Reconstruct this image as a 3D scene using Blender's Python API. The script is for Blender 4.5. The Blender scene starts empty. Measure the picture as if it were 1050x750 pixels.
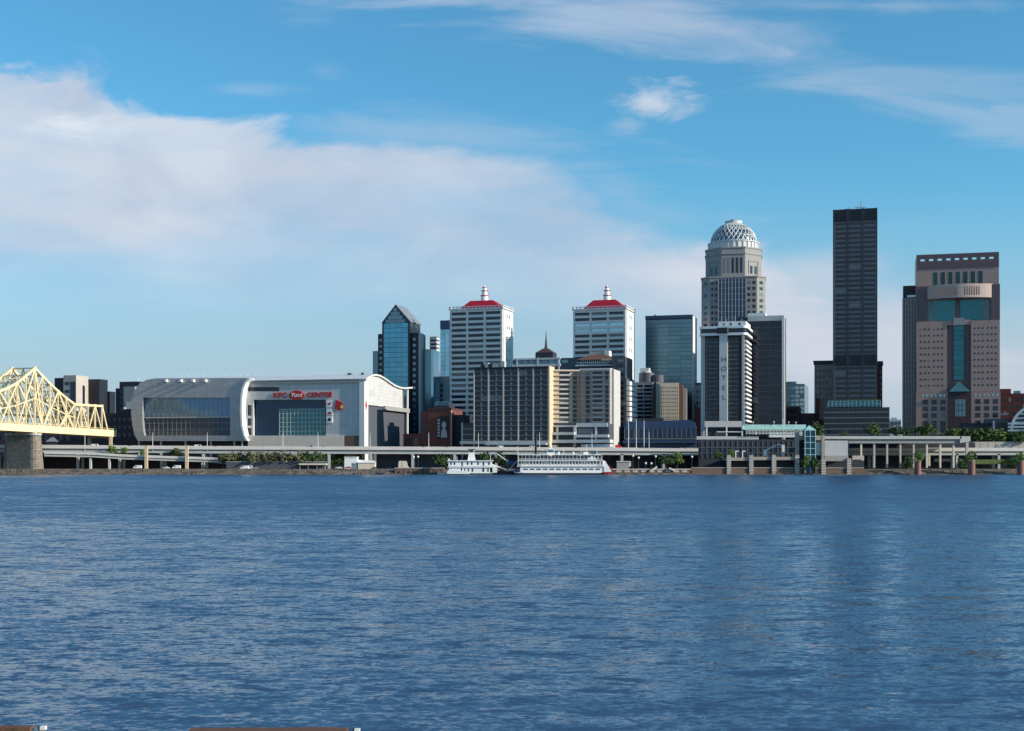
import bpy, math, random
from mathutils import Vector, Matrix
from mathutils.geometry import tessellate_polygon
R = math.radians
sin, cos, pi = math.sin, math.cos, math.pi
scene = bpy.context.scene
COL = scene.collection

# ------------------------------------------------------------------ camera
F, CX, HY, CH = 1370.0, 525.0, 474.0, 8.0      # focal length, axis and horizon in photo pixels, eye height
cam = bpy.data.objects.new('camera', bpy.data.cameras.new('camera'))
COL.objects.link(cam)
cam.location = (0, 0, CH)
cam.rotation_euler = (R(90), 0, 0)
cam.data.sensor_width = 36
cam.data.lens = 36 * F / 1050
cam.data.shift_y = (HY - 375) / 1050
cam.data.clip_start = .5
cam.data.clip_end = 60000
scene.camera = cam

# ------------------------------------------------------------------ light
SUN_AZ, SUN_EL = 19.4, 21.0                     # degrees from +X towards the viewer, height
sun = bpy.data.objects.new('sun', bpy.data.lights.new('sun', 'SUN'))
COL.objects.link(sun)
to_sun = Vector((cos(R(SUN_EL)) * cos(R(SUN_AZ)), -cos(R(SUN_EL)) * sin(R(SUN_AZ)), sin(R(SUN_EL))))
sun.rotation_euler = to_sun.to_track_quat('Z', 'Y').to_euler()
sun.location = to_sun * 900
sun.data.energy = 5.0
sun.data.angle = R(.5)
sun.data.color = (1, .89, .74)

world = bpy.data.worlds.new('World')
scene.world = world
world.use_nodes = True
W = world.node_tree
W.nodes.clear()

def nd(t, kind, **kw):
    n = t.nodes.new(kind)
    for k, v in kw.items(): setattr(n, k, v)
    return n
def put(t, sock, v):
    if hasattr(v, 'is_linked'): t.links.new(v, sock)
    else: sock.default_value = v
def ma(t, op, a, b=None, c=None, clamp=False):
    n = nd(t, 'ShaderNodeMath', operation=op, use_clamp=clamp)
    for i, v in enumerate((a, b, c)):
        if v is not None: put(t, n.inputs[i], v)
    return n.outputs[0]
def sstep(t, e0, e1, v):
    n = nd(t, 'ShaderNodeMapRange', interpolation_type='SMOOTHSTEP')
    put(t, n.inputs[0], v); n.inputs[1].default_value = e0; n.inputs[2].default_value = e1
    return n.outputs[0]
def noise(t, vec, scale, detail=4, rough=.55, dist=0, dim='3D'):
    n = nd(t, 'ShaderNodeTexNoise', noise_dimensions=dim)
    if vec is not None: t.links.new(vec, n.inputs['Vector'])
    n.inputs['Scale'].default_value = scale; n.inputs['Detail'].default_value = detail
    n.inputs['Roughness'].default_value = rough; n.inputs['Distortion'].default_value = dist
    return n.outputs[0]
def mixc(t, fac, a, b, blend='MIX'):
    n = nd(t, 'ShaderNodeMix', data_type='RGBA', blend_type=blend)
    put(t, n.inputs[0], fac)
    for s, v in ((n.inputs[6], a), (n.inputs[7], b)):
        if isinstance(v, tuple) and len(v) == 3: v = v + (1,)
        put(t, s, v)
    return n.outputs[2]
def comb(t, x, y, z):
    n = nd(t, 'ShaderNodeCombineXYZ')
    for i, v in enumerate((x, y, z)): put(t, n.inputs[i], v)
    return n.outputs[0]
def curve(t, fac, pts):
    n = nd(t, 'ShaderNodeFloatCurve')
    cu = n.mapping.curves[0]
    while len(cu.points) > 2: cu.points.remove(cu.points[1])
    cu.points[0].location = pts[0]; cu.points[1].location = pts[-1]
    for p in pts[1:-1]: cu.points.new(*p)
    n.mapping.update()
    put(t, n.inputs[1], fac)
    return n.outputs[0]

sky = nd(W, 'ShaderNodeTexSky', sky_type='NISHITA', sun_disc=False)
sky.sun_elevation = R(SUN_EL); sky.sun_rotation = R(90 + SUN_AZ)
sky.altitude = 150; sky.air_density = 1.0; sky.dust_density = .6; sky.ozone_density = 2.2
tc = nd(W, 'ShaderNodeTexCoord').outputs['Generated']
sp = nd(W, 'ShaderNodeSeparateXYZ'); W.links.new(tc, sp.inputs[0])
ay = ma(W, 'MAXIMUM', ma(W, 'ABSOLUTE', sp.outputs[1]), .04)
u = ma(W, 'DIVIDE', sp.outputs[0], ay)
v = ma(W, 'DIVIDE', sp.outputs[2], ay)
# noise fields on the cloud deck, flattened towards the horizon
puff = noise(W, comb(W, u, ma(W, 'MULTIPLY', v, 1.7), .3), 9, 6, .55, .35)
wisp = noise(W, comb(W, ma(W, 'ADD', u, ma(W, 'MULTIPLY', v, .9)), ma(W, 'MULTIPLY', v, 5.5), 1.7), 5, 6, .6, .6)
broad = noise(W, comb(W, u, ma(W, 'MULTIPLY', v, 3), 4.2), 3.2, 3, .5, .2)
fine = ma(W, 'SUBTRACT', noise(W, comb(W, u, ma(W, 'MULTIPLY', v, 2.4), 7.1), 14, 6, .62, .5), .5)
pn = ma(W, 'SUBTRACT', puff, .5); wn = ma(W, 'SUBTRACT', wisp, .5); bn = ma(W, 'SUBTRACT', broad, .5)
def pxs(pts): return [(((x - CX) / F + .4) / .8, ((HY - y) / F) / .4) for x, y in pts]
tt = ma(W, 'DIVIDE', ma(W, 'ADD', u, .4), .8, clamp=True)
vt = ma(W, 'MULTIPLY', curve(W, tt, pxs([(-23, 62), (60, 64), (98, 70), (135, 112), (180, 118), (260, 118), (340, 126), (470, 134), (570, 152), (680, 222), (760, 248), (860, 275), (960, 305), (1073, 325)])), .4)
vb = ma(W, 'MULTIPLY', curve(W, tt, pxs([(-23, 285), (150, 292), (300, 300), (450, 308), (600, 312), (700, 335), (800, 410), (900, 425), (1073, 430)])), .4)
up = ma(W, 'SUBTRACT', ma(W, 'ADD', vt, ma(W, 'ADD', ma(W, 'MULTIPLY', pn, .085), ma(W, 'MULTIPLY', wn, .035))), v)
lo = ma(W, 'SUBTRACT', ma(W, 'ADD', v, ma(W, 'ADD', ma(W, 'MULTIPLY', bn, .05), ma(W, 'MULTIPLY', wn, .02))), vb)
# crisp on the left where the cloud stands up, soft on the right
soft = ma(W, 'ADD', .012, ma(W, 'MULTIPLY', sstep(W, .15, .55, tt), .030))
bank_top = sstep(W, 0, 1, ma(W, 'DIVIDE', up, soft))
bank = ma(W, 'MULTIPLY', bank_top, sstep(W, -.035, .055, lo))
bank = ma(W, 'MULTIPLY', bank, ma(W, 'ADD', .90, ma(W, 'ADD', ma(W, 'MULTIPLY', bn, .7), ma(W, 'MULTIPLY', wn, .8))), clamp=True)
bank = ma(W, 'MULTIPLY', bank, ma(W, 'SUBTRACT', 1, ma(W, 'MULTIPLY', sstep(W, .70, 1.0, tt), .25)))
def blob(px, py, rx, ry, k, field, rot=0):
    du = ma(W, 'SUBTRACT', u, (px - CX) / F); dv = ma(W, 'SUBTRACT', v, (HY - py) / F)
    a = ma(W, 'ADD', ma(W, 'MULTIPLY', du, cos(rot)), ma(W, 'MULTIPLY', dv, sin(rot)))
    b = ma(W, 'SUBTRACT', ma(W, 'MULTIPLY', dv, cos(rot)), ma(W, 'MULTIPLY', du, sin(rot)))
    a = ma(W, 'DIVIDE', a, rx / F); b = ma(W, 'DIVIDE', b, ry / F)
    r = ma(W, 'ADD', ma(W, 'MULTIPLY', a, a), ma(W, 'MULTIPLY', b, b))
    r = ma(W, 'SUBTRACT', 1, ma(W, 'SQRT', r))
    return ma(W, 'MULTIPLY', sstep(W, 0, 1.1, ma(W, 'ADD', r, ma(W, 'MULTIPLY', field, 3.4))), k)
cl = bank
for b in (blob(678, 107, 62, 24, .85, fine), blob(645, 128, 34, 14, .45, fine), blob(620, 14, 250, 50, .55, wn, -.05),
          blob(760, 40, 130, 34, .25, wn, .1), blob(1000, 120, 330, 30, .30, wn, -.17), blob(940, 85, 230, 28, .22, wn, -.12),
          blob(250, 92, 75, 20, .22, wn), blob(335, 72, 30, 16, .18, wn), blob(910, 6, 240, 14, .4, wn), blob(320, 20, 60, 15, .15, wn), blob(930, 350, 290, 105, .9, bn), blob(78, 96, 46, 40, .97, fine), blob(20, 98, 80, 44, .97, fine), blob(112, 122, 40, 26, .95, fine), blob(430, 140, 260, 26, .35, wn, -.06), blob(640, 200, 120, 40, .4, wn, -.3),
          blob(1040, 118, 60, 16, .3, fine)):
    cl = ma(W, 'MAXIMUM', cl, b)
hot = blob(70, 132, 62, 20, .8, fine)
cl = ma(W, 'MAXIMUM', cl, ma(W, 'MULTIPLY', hot, .9))
cl = ma(W, 'MULTIPLY', cl, sstep(W, -.005, .03, v))
shade = ma(W, 'ADD', .5, ma(W, 'ADD', ma(W, 'MULTIPLY', pn, 2.6), ma(W, 'MULTIPLY', bn, 2.0)), clamp=True)
lowc = sstep(W, .10, .30, v)
ccol = mixc(W, shade, (2.95, 3.55, 4.5), (4.0, 4.5, 5.2))
ccol = mixc(W, ma(W, 'MULTIPLY', sstep(W, .50, .82, tt), .75), ccol, (4.5, 4.45, 4.95))
ccol = mixc(W, ma(W, 'MULTIPLY', hot, .9), ccol, (5.5, 5.7, 6.0))
skc = mixc(W, 1.0, sky.outputs[0], (.45, .97, 1.09), 'MULTIPLY')
# the clear air low down is paler than the clear sky above it
veil = ma(W, 'MULTIPLY', ma(W, 'SUBTRACT', 1, sstep(W, .04, .23, v)), .80)
skc = mixc(W, veil, skc, (2.8, 3.2, 3.95))
out = mixc(W, cl, skc, ccol)
bg = nd(W, 'ShaderNodeBackground'); W.links.new(out, bg.inputs[0]); bg.inputs[1].default_value = .135
wo = nd(W, 'ShaderNodeOutputWorld'); W.links.new(bg.outputs[0], wo.inputs[0])

scene.view_settings.view_transform = 'Standard'
scene.view_settings.look = 'None'
scene.view_settings.exposure = 0.22
scene.view_settings.gamma = 1
scene.view_settings.use_curve_mapping = False
scene.cycles.max_bounces = 6
scene.cycles.diffuse_bounces = 3
scene.cycles.glossy_bounces = 3
scene.cycles.use_denoising = True

# ------------------------------------------------------------------ materials
MATS = {}
def base_mat(name):
    m = bpy.data.materials.new(name); m.use_nodes = True
    t = m.node_tree
    return m, t, t.nodes['Principled BSDF']
def mat(name, col, rough=.75, metal=0, var=.18, scale=.35, streak=.0, rand=0, bump=0, spec=.4, speck=0):
    m, t, p = base_mat(name)
    co = nd(t, 'ShaderNodeTexCoord').outputs['Object']
    n = noise(t, co, scale, 5, .6)
    f = ma(t, 'ADD', 1 - var, ma(t, 'MULTIPLY', n, 2 * var))
    if streak:
        mp = nd(t, 'ShaderNodeMapping'); t.links.new(co, mp.inputs[0]); mp.inputs['Scale'].default_value = (1, 1, .06)
        s = noise(t, mp.outputs[0], .9, 4, .6)
        f = ma(t, 'MULTIPLY', f, ma(t, 'ADD', 1 - streak, ma(t, 'MULTIPLY', s, 2 * streak)))
    if speck:
        s = noise(t, co, 2.2, 2, .6)
        f = ma(t, 'MULTIPLY', f, ma(t, 'ADD', 1 - speck, ma(t, 'MULTIPLY', s, 2 * speck)))
    if rand:
        oi = nd(t, 'ShaderNodeObjectInfo').outputs['Random']
        f = ma(t, 'MULTIPLY', f, ma(t, 'ADD', 1 - rand, ma(t, 'MULTIPLY', oi, 2 * rand)))
    n2 = nd(t, 'ShaderNodeVectorMath', operation='SCALE'); n2.inputs[0].default_value = col; t.links.new(f, n2.inputs['Scale'])
    t.links.new(n2.outputs[0], p.inputs['Base Color'])
    p.inputs['Roughness'].default_value = rough; p.inputs['Metallic'].default_value = metal
    p.inputs['Specular IOR Level'].default_value = spec
    if bump:
        b = nd(t, 'ShaderNodeBump'); b.inputs['Strength'].default_value = bump; b.inputs['Distance'].default_value = .3
        t.links.new(n, b.inputs['Height']); t.links.new(b.outputs[0], p.inputs['Normal'])
    MATS[name] = m
    return m
def glass(name, col, metal=.0, rough=.08, rand=.5, wavy=.05, ws=.25, blinds=0, spec=.5):
    m, t, p = base_mat(name)
    oi = nd(t, 'ShaderNodeObjectInfo').outputs['Random']
    co = nd(t, 'ShaderNodeTexCoord').outputs['Object']
    f = ma(t, 'ADD', 1 - rand, ma(t, 'MULTIPLY', oi, 2 * rand))
    n2 = nd(t, 'ShaderNodeVectorMath', operation='SCALE'); n2.inputs[0].default_value = col; t.links.new(f, n2.inputs['Scale'])
    c = n2.outputs[0]
    if blinds:      # some rooms have pale curtains behind the pane
        r2 = ma(t, 'FRACT', ma(t, 'MULTIPLY', oi, 37.7))
        c = mixc(t, ma(t, 'GREATER_THAN', r2, 1 - blinds), c, (.16, .165, .17))
    t.links.new(c, p.inputs['Base Color'])
    p.inputs['Roughness'].default_value = rough; p.inputs['Metallic'].default_value = metal
    p.inputs['Specular IOR Level'].default_value = spec
    geo = nd(t, 'ShaderNodeNewGeometry').outputs['Position']
    b = nd(t, 'ShaderNodeBump'); b.inputs['Strength'].default_value = wavy; b.inputs['Distance'].default_value = 1
    t.links.new(noise(t, geo, ws, 2, .5), b.inputs['Height']); t.links.new(b.outputs[0], p.inputs['Normal'])
    MATS[name] = m
    return m
mat('white concrete', (.62, .62, .61), .8, streak=.10)
mat('pale concrete', (.46, .46, .45), .85, streak=.14)
mat('grey concrete', (.30, .30, .30), .85, streak=.16)
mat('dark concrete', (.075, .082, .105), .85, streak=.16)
mat('beige stone', (.46, .41, .37), .8, streak=.10)
mat('old masonry', (.36, .31, .28), .9, var=.25, streak=.15)
mat('shaded hotel wall', (.36, .325, .31), .85, streak=.12)
mat('cream stone', (.63, .565, .46), .8, streak=.08)
mat('warm panel', (.60, .47, .33), .8, streak=.10)
mat('pale granite', (.52, .39, .34), .45, var=.1, speck=.1)
mat('pink granite', (.39, .262, .228), .45, var=.12, speck=.18)
mat('dark granite', (.13, .085, .095), .4, var=.15, speck=.15)
mat('red brick', (.15, .058, .05), .9, var=.2, speck=.15)
mat('pale stone', (.68, .585, .50), .8, streak=.1)
mat('dome paint', (.60, .61, .63), .5)
mat('grey stone', (.29, .282, .285), .8, streak=.1)
mat('maroon brick', (.085, .034, .034), .9, var=.2)
mat('red brick light', (.24, .12, .10), .9, var=.2, speck=.15)
mat('brown brick', (.17, .11, .085), .9, var=.2, speck=.15)
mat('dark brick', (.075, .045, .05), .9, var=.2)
mat('black metal', (.015, .017, .026), .4, var=.1)
mat('bronze metal', (.030, .033, .045), .35, var=.15, streak=.15)
mat('spandrel grey', (.085, .095, .12), .4, var=.15)
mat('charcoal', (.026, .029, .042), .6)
mat('white metal', (.78, .78, .78), .45, var=.06)
mat('white paint', (.80, .80, .79), .5, var=.06, speck=.05)
mat('grey metal', (.28, .285, .305), .42, metal=.3, var=.08, streak=.08)
mat('dark metal roof', (.06, .065, .075), .5)
mat('red roof', (.42, .012, .03), .55, var=.15)
mat('red paint', (.50, .02, .025), .5, var=.1)
mat('yellow steel', (.76, .62, .385), .55, var=.3, scale=.12, streak=.2)
mat('brown tile', (.15, .07, .05), .85, var=.2)
mat('green copper', (.30, .50, .46), .6, var=.15)
mat('teal glass roof', (.10, .24, .24), .2, metal=.4)
mat('teal frame', (.30, .55, .55), .5)
mat('blue roof', (.03, .06, .13), .35)
def stone_mat(name, a, c, mortar):
    m, t, p = base_mat(name)
    co = nd(t, 'ShaderNodeTexCoord').outputs['Object']
    sx = nd(t, 'ShaderNodeSeparateXYZ'); t.links.new(co, sx.inputs[0])
    b = nd(t, 'ShaderNodeTexBrick'); t.links.new(comb(t, ma(t, 'ADD', sx.outputs[0], sx.outputs[1]), sx.outputs[2], 0), b.inputs['Vector'])
    b.inputs['Color1'].default_value = a + (1,); b.inputs['Color2'].default_value = c + (1,); b.inputs['Mortar'].default_value = mortar + (1,)
    b.inputs['Scale'].default_value = 1; b.inputs['Mortar Size'].default_value = .07; b.inputs['Brick Width'].default_value = 2.2; b.inputs['Row Height'].default_value = 1.05
    n = noise(t, co, .5, 5, .65)
    t.links.new(mixc(t, ma(t, 'ADD', ma(t, 'MULTIPLY', n, .9), .05, clamp=True), (.05, .045, .04), b.outputs[0]), p.inputs['Base Color'])
    p.inputs['Roughness'].default_value = .95
    bp = nd(t, 'ShaderNodeBump'); bp.inputs['Distance'].default_value = .3; t.links.new(b.outputs[1], bp.inputs['Height']); bp.invert = True; t.links.new(bp.outputs[0], p.inputs['Normal'])
    MATS[name] = m
stone_mat('pier stone', (.56, .48, .40), (.36, .31, .265), (.12, .10, .09))
def panel_mat(name, c, rough, metal, bw, bh, d=.07):
    m, t, p = base_mat(name)
    co = nd(t, 'ShaderNodeTexCoord').outputs['Object']
    sx = nd(t, 'ShaderNodeSeparateXYZ'); t.links.new(co, sx.inputs[0])
    b = nd(t, 'ShaderNodeTexBrick'); t.links.new(comb(t, ma(t, 'ADD', sx.outputs[0], sx.outputs[1]), sx.outputs[2], 0), b.inputs['Vector'])
    b.offset = 0
    b.inputs['Color1'].default_value = tuple(x * (1 - d) for x in c) + (1,); b.inputs['Color2'].default_value = tuple(x * (1 + d) for x in c) + (1,); b.inputs['Mortar'].default_value = tuple(x * .55 for x in c) + (1,)
    b.inputs['Scale'].default_value = 1; b.inputs['Mortar Size'].default_value = .06; b.inputs['Brick Width'].default_value = bw; b.inputs['Row Height'].default_value = bh
    mp = nd(t, 'ShaderNodeMapping'); t.links.new(co, mp.inputs[0]); mp.inputs['Scale'].default_value = (1, 1, .08)
    f = ma(t, 'ADD', .80, ma(t, 'MULTIPLY', noise(t, mp.outputs[0], .7, 5, .65), .4))
    n2 = nd(t, 'ShaderNodeVectorMath', operation='SCALE'); t.links.new(b.outputs[0], n2.inputs[0]); t.links.new(f, n2.inputs['Scale'])
    t.links.new(n2.outputs[0], p.inputs['Base Color'])
    p.inputs['Roughness'].default_value = rough; p.inputs['Metallic'].default_value = metal
    MATS[name] = m
panel_mat('shell panels', (.37, .375, .395), .42, .3, 5.5, 1.7)
panel_mat('white panels', (.52, .525, .53), .7, 0, 4.2, 2.4, .05)
mat('deck concrete', (.64, .60, .56), .85, streak=.12, var=.2, scale=.1)
mat('asphalt', (.05, .05, .052), .9)
mat('rubber', (.02, .02, .02), .8)
mat('weathered concrete', (.34, .295, .255), .9, var=.25, streak=.25)
mat('timber', (.13, .058, .034), .8, var=.35, scale=3, streak=.2)
mat('cloth banner', (.035, .036, .042), .8)
mat('pale print', (.45, .45, .47), .8)
mat('bark', (.07, .05, .035), .95)
mat('sea green hull', (.05, .12, .11), .6)
mat('navy canvas', (.03, .08, .22), .7)
mat('yellow paint', (.75, .55, .12), .5)
glass('dark glass', (.012, .019, .042), rand=.55, blinds=.16)
glass('plain dark glass', (.010, .016, .036), rand=.4)
glass('bronze glass', (.009, .014, .032), rand=.5, rough=.1, blinds=.04)
glass('blue mirror', (.12, .30, .42), metal=.92, rough=.05, rand=.10, wavy=.03)
glass('dark teal glass', (.008, .045, .055), metal=.3, rough=.1, rand=.2)
glass('slate mirror', (.14, .235, .28), metal=.8, rough=.24, rand=.12, wavy=.03)
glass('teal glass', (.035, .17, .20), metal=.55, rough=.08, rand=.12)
glass('sky glass', (.30, .48, .58), metal=.8, rough=.08, rand=.15)
mat('ribbon grey', (.155, .16, .18), .4, var=.15, streak=.1)
glass('sky reflection glass', (.10, .18, .30), metal=.6, rough=.08, rand=.1)
glass('navy glass', (.02, .05, .10), metal=.3, rough=.08, rand=.25)

def leaf_mat(name, col):
    m, t, p = base_mat(name)
    geo = nd(t, 'ShaderNodeNewGeometry')
    n = noise(t, geo.outputs['Position'], .45, 3, .6)
    f = ma(t, 'ADD', .45, ma(t, 'MULTIPLY', n, 1.1))
    f = ma(t, 'MULTIPLY', f, ma(t, 'ADD', .75, ma(t, 'MULTIPLY', nd(t, 'ShaderNodeObjectInfo').outputs['Random'], .5)))
    n2 = nd(t, 'ShaderNodeVectorMath', operation='SCALE'); n2.inputs[0].default_value = col; t.links.new(f, n2.inputs['Scale'])
    t.links.new(n2.outputs[0], p.inputs['Base Color'])
    p.inputs['Roughness'].default_value = .7
    p.inputs['Specular IOR Level'].default_value = .2
    MATS[name] = m
leaf_mat('deep leaf', (.07, .122, .042))
leaf_mat('fresh leaf', (.15, .22, .06))
leaf_mat('olive leaf', (.17, .17, .085))

# ------------------------------------------------------------------ mesh helpers
class MB:
    def __init__(s): s.v = []; s.f = []
    def add(s, vs, fs):
        o = len(s.v); s.v += [tuple(p) for p in vs]; s.f += [tuple(i + o for i in f) for f in fs]; return s
    def hexa(s, p):     # 4 bottom, 4 top, counter-clockwise from above
        return s.add(p, [(3, 2, 1, 0), (4, 5, 6, 7), (0, 1, 5, 4), (1, 2, 6, 5), (2, 3, 7, 6), (3, 0, 4, 7)])
    def box(s, x0, x1, y0, y1, z0, z1):
        return s.hexa([(x0, y0, z0), (x1, y0, z0), (x1, y1, z0), (x0, y1, z0), (x0, y0, z1), (x1, y0, z1), (x1, y1, z1), (x0, y1, z1)])
    def bar(s, p, q, r, r2=None):
        p, q = Vector(p), Vector(q); d = (q - p)
        if d.length < 1e-6: return s
        d.normalize(); a = d.cross(Vector((0, 0, 1)))
        if a.length < .01: a = Vector((1, 0, 0))
        a.normalize(); b = d.cross(a); r2 = r2 or r
        vs = [p + (-a * r - b * r2), p + (a * r - b * r2), p + (a * r + b * r2), p + (-a * r + b * r2)]
        vs += [x + (q - p) for x in vs]
        return s.add(vs, [(0, 1, 2, 3), (7, 6, 5, 4), (1, 0, 4, 5), (2, 1, 5, 6), (3, 2, 6, 7), (0, 3, 7, 4)])
    def plan(s, pts, z0, z1, top=None):      # vertical prism on a counter-clockwise plan; optional other outline at the top
        n = len(pts); top = top or pts
        vs = [(x, y, z0) for x, y in pts] + [(x, y, z1) for x, y in top]
        return s.add(vs, [tuple(range(n - 1, -1, -1)), tuple(range(n, 2 * n))] + [(i, (i + 1) % n, n + (i + 1) % n, n + i) for i in range(n)])
    def prism(s, loops, y0, y1, axes='xz'):  # outline (+ holes) in a vertical plane, pushed along the remaining axis
        def mk(p, w): return (p[0], w, p[1]) if axes == 'xz' else (w, p[0], p[1])
        flat = [p for l in loops for p in l]; n = len(flat)
        vs = [mk(p, y0) for p in flat] + [mk(p, y1) for p in flat]
        tri = tessellate_polygon([[Vector((p[0], p[1], 0)) for p in l] for l in loops])
        fs = [tuple(t) for t in tri] + [tuple(i + n for i in reversed(t)) for t in tri]
        o = 0
        for l in loops:
            m = len(l)
            for i in range(m):
                a, b = o + i, o + (i + 1) % m
                fs.append((a, b, b + n, a + n))
            o += m
        return s.add(vs, fs)
    def cyl(s, x, y, z0, z1, r, n=12, r1=None):
        r1 = r if r1 is None else r1
        return s.plan([(x + r * cos(2 * pi * i / n), y + r * sin(2 * pi * i / n)) for i in range(n)], z0, z1,
                      [(x + r1 * cos(2 * pi * i / n), y + r1 * sin(2 * pi * i / n)) for i in range(n)])
    def lathe(s, x, y, prof, n=16):
        vs = [(x + r * cos(2 * pi * i / n), y + r * sin(2 * pi * i / n), z) for r, z in prof for i in range(n)]
        m = len(prof)
        fs = [(j * n + i, j * n + (i + 1) % n, (j + 1) * n + (i + 1) % n, (j + 1) * n + i) for j in range(m - 1) for i in range(n)]
        fs += [tuple(range(n - 1, -1, -1)), tuple(range((m - 1) * n, m * n))]
        return s.add(vs, fs)
    def mesh(s, name, m):
        me = bpy.data.meshes.new(name); me.from_pydata(s.v, [], s.f); me.update()
        import bmesh
        b = bmesh.new(); b.from_mesh(me); bmesh.ops.recalc_face_normals(b, faces=b.faces); b.to_mesh(me); b.free()
        me.materials.append(MATS[m] if isinstance(m, str) else m)
        return me
    def build(s, name, m, parent=None, label=None):
        o = bpy.data.objects.new(name, s.mesh(name, m)); COL.objects.link(o)
        if parent is not None: o.parent = parent
        if label: o['label'] = label
        return o
def smooth(o):
    o.data.shade_smooth(); return o
def tag(o, label=None, cat=None, group=None, kind=None):
    if label: o['label'] = label
    if cat: o['category'] = cat
    if group: o['group'] = group
    if kind: o['kind'] = kind
    return o
def thing(name, label, cat, loc=(0, 0, 0), rotz=0, group=None, parent=None):
    o = bpy.data.objects.new(name, None); COL.objects.link(o)
    o.location = loc; o.rotation_euler = (0, 0, rotz)
    o.empty_display_size = .1
    if parent is not None: o.parent = parent
    return tag(o, label, cat, group)
def dup(root, loc, label, rotz=None, scale=None, group=None):
    r = root.copy(); COL.objects.link(r); r.location = loc; r['label'] = label
    if rotz is not None: r.rotation_euler = (0, 0, rotz)
    if scale is not None: r.scale = scale if isinstance(scale, tuple) else (scale,) * 3
    if group: r['group'] = group
    for ch in list(root.children):
        c = ch.copy(); COL.objects.link(c); c.parent = r
        for g in list(ch.children):
            d = g.copy(); COL.objects.link(d); d.parent = c
    return r
def PX(px, Y): return (px - CX) / F * Y
def PZ(py, Y): return CH + (HY - py) / F * Y
def P(px, py, Y): return Vector((PX(px, Y), Y, PZ(py, Y)))

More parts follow.
